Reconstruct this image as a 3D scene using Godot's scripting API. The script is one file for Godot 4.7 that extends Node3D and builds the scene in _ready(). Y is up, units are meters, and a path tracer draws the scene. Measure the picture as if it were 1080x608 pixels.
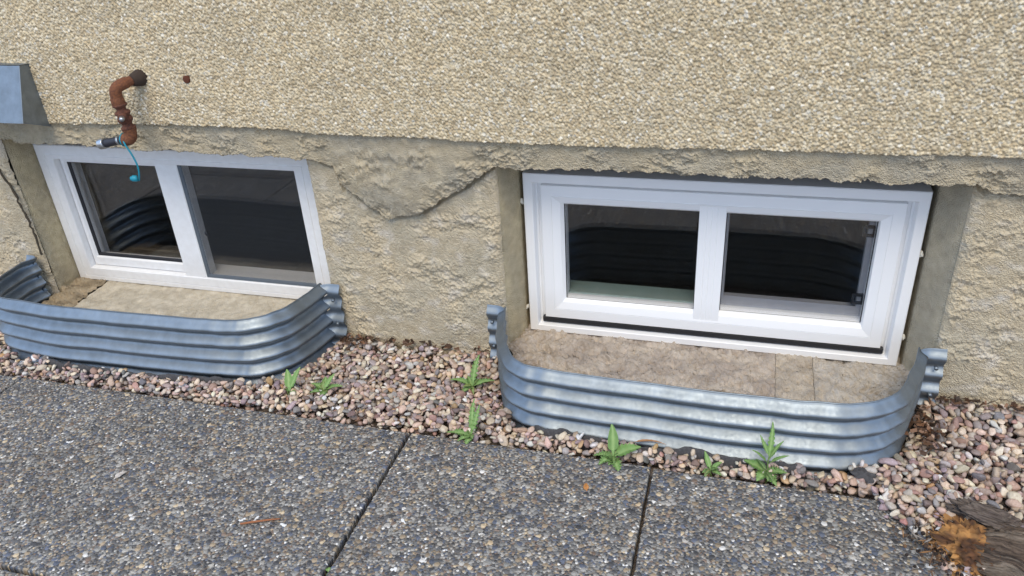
extends Node3D
# World: x runs along the house wall (right), y up, z towards the viewer. The foundation wall face stands at z = WZ, the patio top at y = 0.
const WZ := -1.83
const FZ := -1.93          # front face of both window frames
const STX := 0.00125       # metres per texel of the stucco maps

var rng := RandomNumberGenerator.new()
var n_low := FastNoiseLite.new()    # broad, metres * 1
var n_mid := FastNoiseLite.new()
var n_fine := FastNoiseLite.new()
var n_warp := FastNoiseLite.new()
var n_peb := FastNoiseLite.new()    # stucco pebbles, in texels
var n_peb_val := FastNoiseLite.new()
var M := {}

# ------------------------------------------------------------------ small helpers
func lin(r: float, g: float, b: float) -> Color:
	return Color(r / 255.0, g / 255.0, b / 255.0).srgb_to_linear()

func srgb(r: float, g: float, b: float) -> Color:
	return Color(r / 255.0, g / 255.0, b / 255.0)

func mat(col: Color, rough := 0.9, metal := 0.0) -> StandardMaterial3D:
	var m := StandardMaterial3D.new()
	m.albedo_color = col
	m.roughness = rough
	m.metallic = metal
	return m

func noise(seed_: int, type: int, freq: float, octaves := 1) -> FastNoiseLite:
	var n := FastNoiseLite.new()
	n.seed = seed_
	n.noise_type = type
	n.frequency = freq
	n.fractal_type = FastNoiseLite.FRACTAL_FBM if octaves > 1 else FastNoiseLite.FRACTAL_NONE
	n.fractal_octaves = octaves
	return n

func cellular(seed_: int, freq: float, ret: int) -> FastNoiseLite:
	var n := noise(seed_, FastNoiseLite.TYPE_CELLULAR, freq)
	n.cellular_return_type = ret
	n.cellular_distance_function = FastNoiseLite.DISTANCE_EUCLIDEAN
	n.cellular_jitter = 1.0
	return n

func noise_tex(n: FastNoiseLite, w: int, h: int, lo: Color, hi: Color) -> NoiseTexture2D:
	var t := NoiseTexture2D.new()
	t.width = w
	t.height = h
	t.seamless = true
	t.noise = n
	var g := Gradient.new()
	g.set_color(0, lo)
	g.set_color(1, hi)
	t.color_ramp = g
	return t

func put(called: String, mesh: Mesh, m: Material, parent: Node = self) -> MeshInstance3D:
	var o := MeshInstance3D.new()
	o.name = called
	o.mesh = mesh
	o.material_override = m
	parent.add_child(o, true)
	return o

func node(called: String, at: Vector3, parent: Node = self) -> Node3D:
	var o := Node3D.new()
	o.name = called
	parent.add_child(o, true)
	o.position = at
	return o

func tag(o: Node, label: String, category := "", group := "", kind := "") -> Node:
	if label: o.set_meta("label", label)
	if category: o.set_meta("category", category)
	if group: o.set_meta("group", group)
	if kind: o.set_meta("kind", kind)
	return o

# a grid of points (nx * ny, row by row) as a smooth mesh
func grid_mesh(p: PackedVector3Array, nx: int, ny: int, uv := PackedVector2Array(), col := PackedColorArray()) -> ArrayMesh:
	var nrm := PackedVector3Array()
	nrm.resize(nx * ny)
	for j in ny:
		var ja := maxi(j - 1, 0) * nx
		var jb := mini(j + 1, ny - 1) * nx
		var r := j * nx
		for i in nx:
			var a := p[r + mini(i + 1, nx - 1)] - p[r + maxi(i - 1, 0)]
			var b := p[jb + i] - p[ja + i]
			nrm[r + i] = a.cross(b).normalized()
	var idx := PackedInt32Array()
	idx.resize((nx - 1) * (ny - 1) * 6)
	var k := 0
	for j in ny - 1:
		for i in nx - 1:
			var q := j * nx + i
			idx[k] = q; idx[k + 1] = q + nx; idx[k + 2] = q + 1
			idx[k + 3] = q + 1; idx[k + 4] = q + nx; idx[k + 5] = q + nx + 1
			k += 6
	return arr_mesh(p, nrm, idx, uv, col)

func arr_mesh(p, nrm, idx, uv := PackedVector2Array(), col := PackedColorArray()) -> ArrayMesh:
	var a := []
	a.resize(Mesh.ARRAY_MAX)
	a[Mesh.ARRAY_VERTEX] = p
	a[Mesh.ARRAY_NORMAL] = nrm
	if idx.size(): a[Mesh.ARRAY_INDEX] = idx
	if uv.size(): a[Mesh.ARRAY_TEX_UV] = uv
	if col.size(): a[Mesh.ARRAY_COLOR] = col
	var am := ArrayMesh.new()
	am.add_surface_from_arrays(Mesh.PRIMITIVE_TRIANGLES, a)
	return am

# generic sheet from a callable (i, j) -> Vector3 ; optional colour callable(point) -> Color
func sheet(nx: int, ny: int, f: Callable, cf = null) -> ArrayMesh:
	var p := PackedVector3Array()
	p.resize(nx * ny)
	var c := PackedColorArray()
	if cf != null: c.resize(nx * ny)
	for j in ny:
		for i in nx:
			var v: Vector3 = f.call(i, j)
			p[j * nx + i] = v
			if cf != null: c[j * nx + i] = cf.call(v)
	return grid_mesh(p, nx, ny, PackedVector2Array(), c)

class Soup:
	var v := PackedVector3Array()
	var n := PackedVector3Array()
	func tri(a: Vector3, b: Vector3, c: Vector3, toward := Vector3.ZERO) -> void:
		var m := (c - a).cross(b - a)
		if m.length_squared() < 1e-18: return
		m = m.normalized()
		if toward != Vector3.ZERO and m.dot(toward) < 0.0:
			m = -m
			var t := b; b = c; c = t
		v.append_array([a, b, c])
		n.append_array([m, m, m])
	func quad(a: Vector3, b: Vector3, c: Vector3, d: Vector3, toward := Vector3.ZERO) -> void:
		tri(a, b, c, toward)
		tri(a, c, d, toward)
	# chamfered box
	func box(lo: Vector3, hi: Vector3, ch := 0.001) -> void:
		var c := (lo + hi) / 2.0
		var h := (hi - lo) / 2.0
		var g := Vector3(h.x - ch, h.y - ch, h.z - ch)
		for ax in 3:
			var u := (ax + 1) % 3
			var w := (ax + 2) % 3
			for s in [-1.0, 1.0]:
				var q := []
				for k in [[-1, -1], [1, -1], [1, 1], [-1, 1]]:
					var e := Vector3.ZERO
					e[ax] = h[ax] * s; e[u] = g[u] * k[0]; e[w] = g[w] * k[1]
					q.append(c + e)
				var t := Vector3.ZERO
				t[ax] = s
				quad(q[0], q[1], q[2], q[3], t)
				for s2 in [-1.0, 1.0]:   # the chamfer between face ax,s and face u,s2
					var r := []
					for k in [[0, -1], [0, 1], [1, 1], [1, -1]]:
						var e := Vector3.ZERO
						e[ax] = (h[ax] if k[0] == 0 else g[ax]) * s
						e[u] = (g[u] if k[0] == 0 else h[u]) * s2
						e[w] = g[w] * k[1]
						r.append(c + e)
					t = Vector3.ZERO
					t[ax] = s; t[u] = s2
					quad(r[0], r[1], r[2], r[3], t)
		for sx in [-1.0, 1.0]:
			for sy in [-1.0, 1.0]:
				for sz in [-1.0, 1.0]:
					tri(c + Vector3(h.x * sx, g.y * sy, g.z * sz), c + Vector3(g.x * sx, h.y * sy, g.z * sz), c + Vector3(g.x * sx, g.y * sy, h.z * sz), Vector3(sx, sy, sz))
	# mitred rectangular ring; prof entries [left, top, right, bottom insets, z]
	func ring(x0: float, y0: float, x1: float, y1: float, prof: Array) -> void:
		for k in prof.size() - 1:
			var a: Array = prof[k]
			var b: Array = prof[k + 1]
			var pa := [Vector3(x0 + a[0], y0 + a[3], a[4]), Vector3(x1 - a[2], y0 + a[3], a[4]), Vector3(x1 - a[2], y1 - a[1], a[4]), Vector3(x0 + a[0], y1 - a[1], a[4])]
			var pb := [Vector3(x0 + b[0], y0 + b[3], b[4]), Vector3(x1 - b[2], y0 + b[3], b[4]), Vector3(x1 - b[2], y1 - b[1], b[4]), Vector3(x0 + b[0], y1 - b[1], b[4])]
			for s in 4:
				quad(pa[s], pa[(s + 1) % 4], pb[(s + 1) % 4], pb[s])
	func done(owner_) -> ArrayMesh:
		return owner_.arr_mesh(v, n, PackedInt32Array())

# smooth tube along points with a radius at each
func tube(pts: Array, rad: Array, sides := 14, close := true) -> ArrayMesh:
	var p := PackedVector3Array()
	var n := pts.size()
	var up := Vector3(0.13, 0.21, 0.97)
	var P := pts.duplicate()
	var R := rad.duplicate()
	if close:
		P.push_front(pts[0]); R.push_front(0.0002)
		P.push_back(pts[n - 1]); R.push_back(0.0002)
	var last := Vector3.ZERO
	for k in P.size():
		var ka := clampi(k - 1, 1, P.size() - 2) if close else maxi(k - 1, 0)
		var kb := clampi(k + 1, 1, P.size() - 2) if close else mini(k + 1, P.size() - 1)
		if close and k == 0: kb = 2
		if close and k == P.size() - 1: ka = k - 2
		var d: Vector3 = P[kb] - P[ka]
		d = d.normalized() if d.length() > 1e-7 else last
		if last != Vector3.ZERO and d.dot(last) < -0.2: d = last
		last = d
		var s := d.cross(up).normalized()
		up = s.cross(d).normalized()
		for i in sides + 1:
			var a := TAU * i / sides
			p.append(P[k] + (s * cos(a) + up * sin(a)) * R[k])
	return grid_mesh(p, sides + 1, P.size())

func spline(pts: Array, per: int) -> Array:
	var out := []
	for i in pts.size() - 1:
		var a = pts[maxi(i - 1, 0)]
		var b = pts[i]
		var c = pts[i + 1]
		var d = pts[mini(i + 2, pts.size() - 1)]
		for k in per:
			out.append(b.cubic_interpolate(c, a, d, float(k) / per))
	out.append(pts[-1])
	return out

func curve_y(tab: Array, x: float) -> float:
	if x <= tab[0][0]: return tab[0][1]
	for i in tab.size() - 1:
		if x <= tab[i + 1][0]:
			var t: float = (x - tab[i][0]) / (tab[i + 1][0] - tab[i][0])
			return lerpf(tab[i][1], tab[i + 1][1], t)
	return tab[-1][1]

# ------------------------------------------------------------------ materials
func pebble_maps(w: int, h: int, big: FastNoiseLite, big_d: FastNoiseLite, small: FastNoiseLite, small_d: FastNoiseLite, share: float, pal: Array, mortar: Array, gap: float) -> Array:
	var iv := big.get_image(w, h, false, false, true).get_data()
	var id := big_d.get_image(w, h, false, false, true).get_data()
	var sv := small.get_image(w, h, false, false, true).get_data()
	var sd := small_d.get_image(w, h, false, false, true).get_data()
	var table := PackedByteArray()
	table.resize(256 * 3)
	var r := RandomNumberGenerator.new()
	r.seed = 77
	var total := 0.0
	for e in pal: total += e[3]
	for k in 256:
		var t := r.randf() * total
		for e in pal:
			t -= e[3]
			if t <= 0.0:
				var j := r.randf_range(0.90, 1.10)
				for c in 3: table[k * 3 + c] = int(clampf(e[c] * j, 0, 255))
				break
	var col := PackedByteArray()
	col.resize(w * h * 3)
	var hei := PackedByteArray()
	hei.resize(w * h)
	var cut := int(share * 255.0)
	var g := int(gap * 255.0)
	for i in w * h:
		var k := iv[i]
		var d := id[i]
		if k < cut and d < 120:
			k = (k * 7 + 13) & 255
			hei[i] = 255 - d
		else:
			k = sv[i]
			d = sd[i]
			hei[i] = (255 - d) * 3 / 4
			if d > g:
				col[i * 3] = mortar[0]; col[i * 3 + 1] = mortar[1]; col[i * 3 + 2] = mortar[2]
				continue
		col[i * 3] = table[k * 3]; col[i * 3 + 1] = table[k * 3 + 1]; col[i * 3 + 2] = table[k * 3 + 2]
	return [ImageTexture.create_from_image(Image.create_from_data(w, h, false, Image.FORMAT_RGB8, col)), ImageTexture.create_from_image(Image.create_from_data(w, h, false, Image.FORMAT_L8, hei))]

func materials() -> void:
	var D := FastNoiseLite.RETURN_DISTANCE
	var V := FastNoiseLite.RETURN_CELL_VALUE
	# exposed-aggregate paving
	var pv := pebble_maps(1536, 1536, cellular(5, 0.066, V), cellular(5, 0.066, D), cellular(9, 0.148, V), cellular(9, 0.148, D), 0.26,
		[[100, 98, 97, 5.0], [122, 120, 117, 4.5], [76, 75, 76, 3.4], [150, 146, 139, 4.4], [176, 170, 160, 2.8], [158, 140, 116, 2.0], [130, 111, 97, 1.7], [224, 219, 211, 1.3], [192, 173, 142, 1.3], [96, 101, 113, 2.8]], [116, 109, 100], 0.55)
	var m := mat(Color.WHITE, 0.82)
	m.albedo_texture = pv[0]
	m.heightmap_enabled = true
	m.heightmap_texture = pv[1]
	m.heightmap_scale = 0.6
	m.vertex_color_use_as_albedo = true
	M.paving = m
	# pebble-dash stucco
	var st := pebble_maps(2048, 768, cellular(21, 0.14, V), cellular(21, 0.14, D), n_peb_val, n_peb, 0.16,
		[[207, 191, 160, 5.0], [200, 183, 150, 5.0], [214, 201, 174, 3.4], [189, 171, 138, 2.4], [224, 216, 198, 1.4], [176, 159, 128, 1.4], [194, 175, 142, 1.5]], [185, 169, 139], 0.75)
	m = mat(Color.WHITE, 0.92)
	m.albedo_texture = st[0]
	m.heightmap_enabled = true
	m.heightmap_texture = st[1]
	m.heightmap_scale = 0.25
	m.vertex_color_use_as_albedo = true
	M.stucco = m
	# concrete: vertex colour times a mottled grain
	var fbm := noise(31, FastNoiseLite.TYPE_SIMPLEX_SMOOTH, 0.012, 6)
	var grain := noise(32, FastNoiseLite.TYPE_SIMPLEX_SMOOTH, 0.11, 4)
	m = mat(Color.WHITE, 0.93)
	m.vertex_color_use_as_albedo = true
	m.albedo_texture = noise_tex(fbm, 1024, 1024, srgb(218, 214, 208), srgb(255, 255, 255))
	m.heightmap_enabled = true
	m.heightmap_texture = noise_tex(grain, 1024, 1024, Color.BLACK, Color.WHITE)
	m.heightmap_scale = 0.45
	m.uv1_triplanar = true
	m.uv1_world_triplanar = true
	m.uv1_scale = Vector3(2.2, 2.2, 2.2)
	M.concrete = m
	# loose stones: vertex colour times a speckle
	m = mat(Color.WHITE, 0.72)
	m.vertex_color_use_as_albedo = true
	m.albedo_texture = noise_tex(noise(33, FastNoiseLite.TYPE_SIMPLEX_SMOOTH, 0.05, 4), 512, 512, srgb(196, 190, 186), srgb(255, 255, 255))
	m.uv1_triplanar = true
	m.uv1_world_triplanar = true
	m.uv1_scale = Vector3(6, 6, 6)
	M.stone = m
	# soil
	m = mat(Color.WHITE, 0.98)
	m.albedo_texture = noise_tex(noise(34, FastNoiseLite.TYPE_SIMPLEX_SMOOTH, 0.03, 5), 512, 512, srgb(92, 81, 73), srgb(146, 132, 119))
	m.heightmap_enabled = true
	m.heightmap_texture = noise_tex(noise(35, FastNoiseLite.TYPE_SIMPLEX_SMOOTH, 0.06, 5), 512, 512, Color.BLACK, Color.WHITE)
	m.heightmap_scale = 1.0
	m.uv1_triplanar = true
	m.uv1_world_triplanar = true
	m.uv1_scale = Vector3(2, 2, 2)
	M.soil = m
	# galvanised sheet
	m = mat(srgb(150, 160, 169), 0.6, 0.9)
	m.albedo_texture = noise_tex(noise(36, FastNoiseLite.TYPE_SIMPLEX_SMOOTH, 0.008, 6), 1024, 1024, srgb(214, 213, 210), srgb(255, 255, 255))
	m.roughness_texture = noise_tex(cellular(37, 0.07, V), 1024, 1024, Color(0.78, 0.78, 0.78), Color.WHITE)
	m.roughness = 0.56
	m.uv1_triplanar = true
	m.uv1_world_triplanar = true
	m.uv1_scale = Vector3(2.6, 2.6, 2.6)
	M.galvanised = m
	# white window plastic
	m = mat(srgb(246, 246, 246), 0.36)
	M.vinyl = m
	m = mat(srgb(242, 242, 242), 0.42)
	m.albedo_texture = noise_tex(noise(38, FastNoiseLite.TYPE_SIMPLEX_SMOOTH, 0.02, 6), 512, 512, srgb(247, 246, 245), srgb(255, 255, 255))
	m.uv1_triplanar = true
	m.uv1_world_triplanar = true
	m.uv1_scale = Vector3(3, 3, 3)
	M.old_vinyl = m
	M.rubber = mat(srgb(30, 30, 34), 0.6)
	M.grey_seal = mat(srgb(92, 100, 108), 0.5)
	M.foam = mat(srgb(228, 224, 212), 0.9)
	M.inner = mat(srgb(168, 170, 176), 0.6)
	M.dark_room = mat(srgb(122, 118, 112), 0.95)
	var g := mat(Color(0.05, 0.06, 0.06, 0.04), 0.02)
	g.transparency = BaseMaterial3D.TRANSPARENCY_ALPHA
	g.metallic_specular = 0.7
	M.glass = g
	g = mat(srgb(92, 96, 102), 0.8)
	g.albedo_color.a = 0.14
	g.transparency = BaseMaterial3D.TRANSPARENCY_ALPHA
	M.screen = g
	# rust
	m = mat(Color.WHITE, 0.85, 0.1)
	m.albedo_texture = noise_tex(noise(39, FastNoiseLite.TYPE_SIMPLEX_SMOOTH, 0.03, 5), 512, 512, srgb(78, 48, 38), srgb(158, 100, 62))
	m.heightmap_enabled = true
	m.heightmap_texture = noise_tex(noise(40, FastNoiseLite.TYPE_SIMPLEX_SMOOTH, 0.08, 4), 512, 512, Color.BLACK, Color.WHITE)
	m.heightmap_scale = 0.15
	m.uv1_triplanar = true
	m.uv1_scale = Vector3(9, 9, 9)
	M.rust = m
	m = m.duplicate()
	m.albedo_texture = noise_tex(noise(45, FastNoiseLite.TYPE_SIMPLEX_SMOOTH, 0.03, 5), 512, 512, srgb(56, 36, 32), srgb(138, 84, 58))
	M.dark_rust = m
	M.steel = mat(srgb(190, 192, 194), 0.3, 0.9)
	M.black_plastic = mat(srgb(42, 42, 50), 0.5)
	M.teal = mat(srgb(26, 136, 156), 0.5)
	M.foam_black = mat(srgb(62, 50, 42), 0.97)
	m = mat(Color.WHITE, 0.96)
	m.vertex_color_use_as_albedo = true
	M.painted = m
	m = mat(srgb(88, 86, 86), 0.95)
	m.albedo_texture = noise_tex(noise(41, FastNoiseLite.TYPE_SIMPLEX_SMOOTH, 0.05, 4), 512, 512, srgb(170, 168, 168), srgb(255, 255, 255))
	m.uv1_triplanar = true
	m.uv1_world_triplanar = true
	m.uv1_scale = Vector3(5, 5, 5)
	M.fabric = m
	m = mat(Color.WHITE, 0.62)
	m.vertex_color_use_as_albedo = true
	m.backlight_enabled = true
	m.backlight = Color(0.2, 0.24, 0.1)
	M.leaf = m
	# weathered wood: grain drawn out along x of its own texture
	m = mat(Color.WHITE, 0.95)
	m.vertex_color_use_as_albedo = true
	m.heightmap_enabled = true
	m.heightmap_texture = noise_tex(noise(42, FastNoiseLite.TYPE_SIMPLEX_SMOOTH, 0.04, 5), 512, 512, Color.BLACK, Color.WHITE)
	m.albedo_texture = noise_tex(noise(43, FastNoiseLite.TYPE_SIMPLEX_SMOOTH, 0.04, 5), 512, 512, srgb(150, 146, 142), srgb(255, 255, 255))
	m.heightmap_scale = 0.8
	M.wood = m
	M.white_fleck = mat(srgb(226, 224, 220), 0.8)

# ------------------------------------------------------------------ the wall
var BAND := [[-6.0, 0.600], [-2.45, 0.608], [-2.173, 0.609], [-2.052, 0.598], [-1.85, 0.600], [-1.661, 0.596], [-1.40, 0.589], [-1.138, 0.587], [-1.115, 0.582], [-1.062, 0.563], [-1.048, 0.518], [-1.006, 0.478], [-0.956, 0.440], [-0.917, 0.417],
	[-0.875, 0.430], [-0.83, 0.439], [-0.771, 0.479], [-0.687, 0.529], [-0.632, 0.570], [-0.606, 0.590], [-0.581, 0.588], [-0.531, 0.583], [-0.41, 0.593], [-0.18, 0.592], [0.036, 0.593], [0.239, 0.594], [0.431, 0.593], [0.488, 0.603], [0.517, 0.578], [0.572, 0.575], [0.75, 0.57], [0.95, 0.578], [6.0, 0.58]]
var STUC := [[-6.0, 0.66], [-2.134, 0.660], [-1.786, 0.668], [-1.468, 0.673], [-1.174, 0.671], [-1.064, 0.660], [-0.771, 0.661], [-0.645, 0.655], [-0.405, 0.655], [-0.18, 0.657], [0.03, 0.660], [0.229, 0.661], [0.416, 0.663], [0.557, 0.665], [6.0, 0.662]]
# rough torn parging: terraces with one steep lip each, strong in places and smoothed in others
func parge(x: float, y: float, amount: float) -> float:
	var wx := n_warp.get_noise_2d(x * 1500.0, y * 1500.0) * 0.012
	var wy := n_warp.get_noise_2d(x * 1500.0 + 431.0, y * 1500.0 + 77.0) * 0.012
	var t := (n_mid.get_noise_2d((x + wx) * 1500.0, (y + wy) * 3000.0) * 0.9 + n_low.get_noise_2d(x * 500.0, y * 700.0) * 0.8) * 3.0 + 6.0
	var fl := floorf(t)
	var fr := t - fl
	var ledge_ := (fl + clampf(fr * 7.0, 0.0, 1.0) * 0.85 + fr * 0.15 - 6.0) * 0.0038
	var where := clampf(n_low.get_noise_2d(x * 700.0 + 900.0, y * 700.0) * 2.4 + 0.48, 0.06, 1.0)
	var crumb := n_fine.get_noise_2d(x * 4200.0, y * 4200.0)
	return ledge_ * where * amount + crumb * 0.0028 * (0.45 + where) + n_fine.get_noise_2d(x * 11000.0, y * 11000.0) * 0.0018

func tone(x: float, y: float, a: Color, b: Color, c: Color) -> Color:
	var t := clampf(n_low.get_noise_2d(x * 500.0 + 50.0, y * 500.0 + 300.0) * 1.3 + 0.5, 0.0, 1.0)
	var q := clampf(n_mid.get_noise_2d(x * 1100.0 + 700.0, y * 1600.0) * 1.8 - 0.2, 0.0, 1.0)
	return a.lerp(b, t).lerp(c, q)

func stucco_patch(x0: float, x1: float, y0: float, y1: float, step: float, lipped: bool) -> ArrayMesh:
	var nx := int((x1 - x0) / step) + 1
	var ny := int((y1 - y0) / step) + 1
	var lip := 4 if lipped else 0
	var p := PackedVector3Array(); p.resize(nx * (ny + lip))
	var uv := PackedVector2Array(); uv.resize(nx * (ny + lip))
	var c := PackedColorArray(); c.resize(nx * (ny + lip))
	for i in nx:
		var x := x0 + (x1 - x0) * i / (nx - 1)
		var base := y0
		if lipped:
			base = curve_y(STUC, x) + n_fine.get_noise_2d(x * 2600.0, 55.0) * 0.004 + n_mid.get_noise_2d(x * 1400.0, 9.0) * 0.004
		var soft := Color(1, 1, 1)
		for j in ny + lip:
			var y: float
			var z := WZ + 0.040
			if j < lip:
				y = base + [0.006, 0.001, 0.0, 0.0015][j]
				z = WZ + [0.004, 0.022, 0.032, 0.038][j]
			else:
				y = lerpf(base + 0.003, y1, float(j - lip) / (ny - 1))
			var tx := (x + 4.0) / STX
			var ty := (y + 0.2) / STX
			if j >= lip:
				var d := n_peb.get_noise_2d(tx, ty)       # -1 at a pebble's middle
				z += clampf(-d - 0.1, -0.4, 0.9) * 0.0052 + n_mid.get_noise_2d(x * 500.0, y * 500.0) * 0.003 + n_fine.get_noise_2d(x * 5000.0, y * 5000.0) * 0.0012
			var k := j * nx + i
			p[k] = Vector3(x, y, z)
			uv[k] = Vector2(tx / 2048.0, ty / 768.0)
			var stain := clampf(n_low.get_noise_2d(x * 260.0, y * 420.0) * 0.9, -1.0, 1.0)
			c[k] = Color(1.0 + stain * 0.07, 1.0 + stain * 0.06, 1.0 + stain * 0.04) * 0.92
	return grid_mesh(p, nx, ny + lip, uv, c)

func band_patch(x0: float, x1: float, step: float, rows: int) -> ArrayMesh:
	var nx := int((x1 - x0) / step) + 1
	var lip := 5
	var ny := rows + lip
	var a := lin(204, 191, 164)
	var b := lin(191, 182, 162)
	var cc := lin(212, 199, 170)
	var p := PackedVector3Array(); p.resize(nx * ny)
	var c := PackedColorArray(); c.resize(nx * ny)
	for i in nx:
		var x := x0 + (x1 - x0) * i / (nx - 1)
		var low := curve_y(BAND, x) + n_fine.get_noise_2d(x * 900.0, 11.0) * 0.009 + n_fine.get_noise_2d(x * 5200.0, 31.0) * 0.004
		var slope := (curve_y(BAND, x + 0.006) - curve_y(BAND, x - 0.006)) / 0.012
		var inw := Vector2(-slope, 1.0).normalized()      # from the broken edge into the patch
		var top := 0.685
		for j in ny:
			var q := Vector2(x, low)
			var zf := WZ + 0.016 + 0.013 * smoothstep(0.565, 0.60, low)
			var z := zf
			if j < lip:
				q += inw * [0.010, 0.010, 0.009, 0.0, 0.0004][j]
				z = [WZ - 0.11, WZ - 0.03, WZ - 0.012, zf - 0.011, zf - 0.0012][j]
			else:
				var t := float(j - lip) / (rows - 1)
				z = lerpf(zf, WZ + 0.029, smoothstep(0.0, 0.12, t * (0.685 - low)))
				q.y = lerpf(low + 0.0015, top, t * (0.35 + 0.65 * t) if t < 1.0 else 1.0)
			if j >= lip - 2:
				z += clampf(parge(x * 1.0 + 3.0, q.y, 1.15), -0.006, 0.010) - n_peb.get_noise_2d((x + 4.0) / 0.0011, q.y / 0.0011) * 0.0006
			p[j * nx + i] = Vector3(q.x, q.y, z)
			c[j * nx + i] = tone(x, q.y, a, b, cc)
	return grid_mesh(p, nx, ny, PackedVector2Array(), c)

func foundation_patch(x0: float, x1: float, y0: float, y1: float, step: float, curl_l := 0.0, curl_r := 0.0) -> ArrayMesh:
	var nx := maxi(int((x1 - x0) / step) + 1, 2)
	var ny := maxi(int((y1 - y0) / step) + 1, 2)
	var a := lin(217, 202, 173)
	var b := lin(205, 194, 170)
	var cc := lin(223, 214, 198)
	var p := PackedVector3Array(); p.resize(nx * ny)
	var c := PackedColorArray(); c.resize(nx * ny)
	for j in ny:
		var y := lerpf(y0, y1, float(j) / (ny - 1))
		for i in nx:
			var x := lerpf(x0, x1, float(i) / (nx - 1))
			var z := WZ + 0.0 + clampf(parge(x, y, 0.72), -0.009, 0.011) - n_peb.get_noise_2d((x + 4.0) / 0.0009, y / 0.0009) * 0.0010
			# the gap left under the broken edge of the cement patch
			var under := curve_y(BAND, x) - y
			if under > -0.06 and under < 0.08:
				var sl := (curve_y(BAND, x + 0.006) - curve_y(BAND, x - 0.006)) / 0.012
				z -= 0.017 * exp(-pow((under / sqrt(1.0 + sl * sl) - (0.008 if sl < -0.3 else 0.003)) / 0.0065, 2.0))
			# rounded arrises at the openings
			if curl_l > 0.0: z -= 0.012 * exp(-(x - x0) / curl_l)
			if curl_r > 0.0: z -= 0.012 * exp(-(x1 - x) / curl_r)
			p[j * nx + i] = Vector3(x, y, z)
			c[j * nx + i] = tone(x, y, a, b, cc)
	return grid_mesh(p, nx, ny, PackedVector2Array(), c)

# the side of a window opening, from the wall face to behind the frame
func reveal(xf: float, xb: float, y0: float, y1: float, a: Color, b: Color, rough: float) -> ArrayMesh:
	var side := signf(xb - xf)   # +1: the face looks to +x
	var nz := 44
	var ny := 160
	return sheet(nz, ny, func(i, j):
		var t: float = float(i) / (nz - 1)
		var y := lerpf(y0, y1, float(j) / (ny - 1))
		var z := lerpf(WZ - 0.016, FZ - 0.12, t)
		var x := lerpf(xf, xb, minf(t / 0.45, 1.0))
		x -= side * 0.004 * exp(-t / 0.03)
		x += side * (n_mid.get_noise_2d(y * 900.0, z * 900.0 + xf * 100.0) * 0.004 * rough + n_fine.get_noise_2d(y * 4000.0, z * 4000.0) * 0.0009 * rough) * (1.0 - smoothstep(0.40, 0.5, t))
		return Vector3(x, y, z), func(v: Vector3): return a.lerp(b, clampf(n_low.get_noise_2d(v.y * 700.0, v.z * 900.0 + 31.0) * 1.6 + 0.5, 0.0, 1.0)))

# a rough cast ledge under a window: back to front, then down the front
func ledge(x0: float, x1: float, yb: float, yf: float, zf: float, a: Color, b: Color, bump: float, in0 := 0.0, in1 := 0.0) -> ArrayMesh:
	var nx := maxi(int((x1 - x0) / 0.004), 8)
	var prof := []
	for k in 40: prof.append(Vector2(lerpf(-1.99, zf - 0.012, k / 39.0), lerpf(yb, yf, k / 39.0)))
	for k in range(1, 7): prof.append(Vector2(zf - 0.012 + 0.012 * sin(k / 6.0 * PI / 2), yf - 0.012 + 0.012 * cos(k / 6.0 * PI / 2)))
	for k in range(1, 12): prof.append(Vector2(zf + 0.004 * k / 11.0, yf - 0.012 - 0.09 * k / 11.0))
	var np := prof.size()
	return sheet(nx, np, func(i, j):
		var q: Vector2 = prof[np - 1 - j]
		var tp := smoothstep(WZ - 0.01, WZ + 0.03, q.x)
		var x := lerpf(x0 + in0 * tp, x1 - in1 * tp, float(i) / (nx - 1))
		var d: float = (n_mid.get_noise_2d(x * 800.0, q.x * 1500.0 + 100.0) * 0.005 + n_fine.get_noise_2d(x * 2600.0, q.x * 2600.0 + q.y * 2600.0) * 0.0034 + n_fine.get_noise_2d(x * 8000.0, q.x * 8000.0) * 0.0014 + minf(n_mid.get_noise_2d(x * 1500.0 + 77.0, q.x * 2400.0) + 0.15, 0.0) * 0.010) * bump
		var e := minf(i, nx - 1 - i)
		return Vector3(x, q.y + d - 0.0022 * exp(-e / 0.8), q.x + d * 0.6 + n_low.get_noise_2d(x * 900.0, 3.0) * 0.012 * bump * float(q.y < yf - 0.005)),
		func(v: Vector3): return a.lerp(b, clampf(n_mid.get_noise_2d(v.x * 700.0, v.z * 1500.0 + 500.0) * 1.5 + n_low.get_noise_2d(v.x * 600.0, v.z * 900.0) + 0.45, 0.0, 1.0)))

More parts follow.
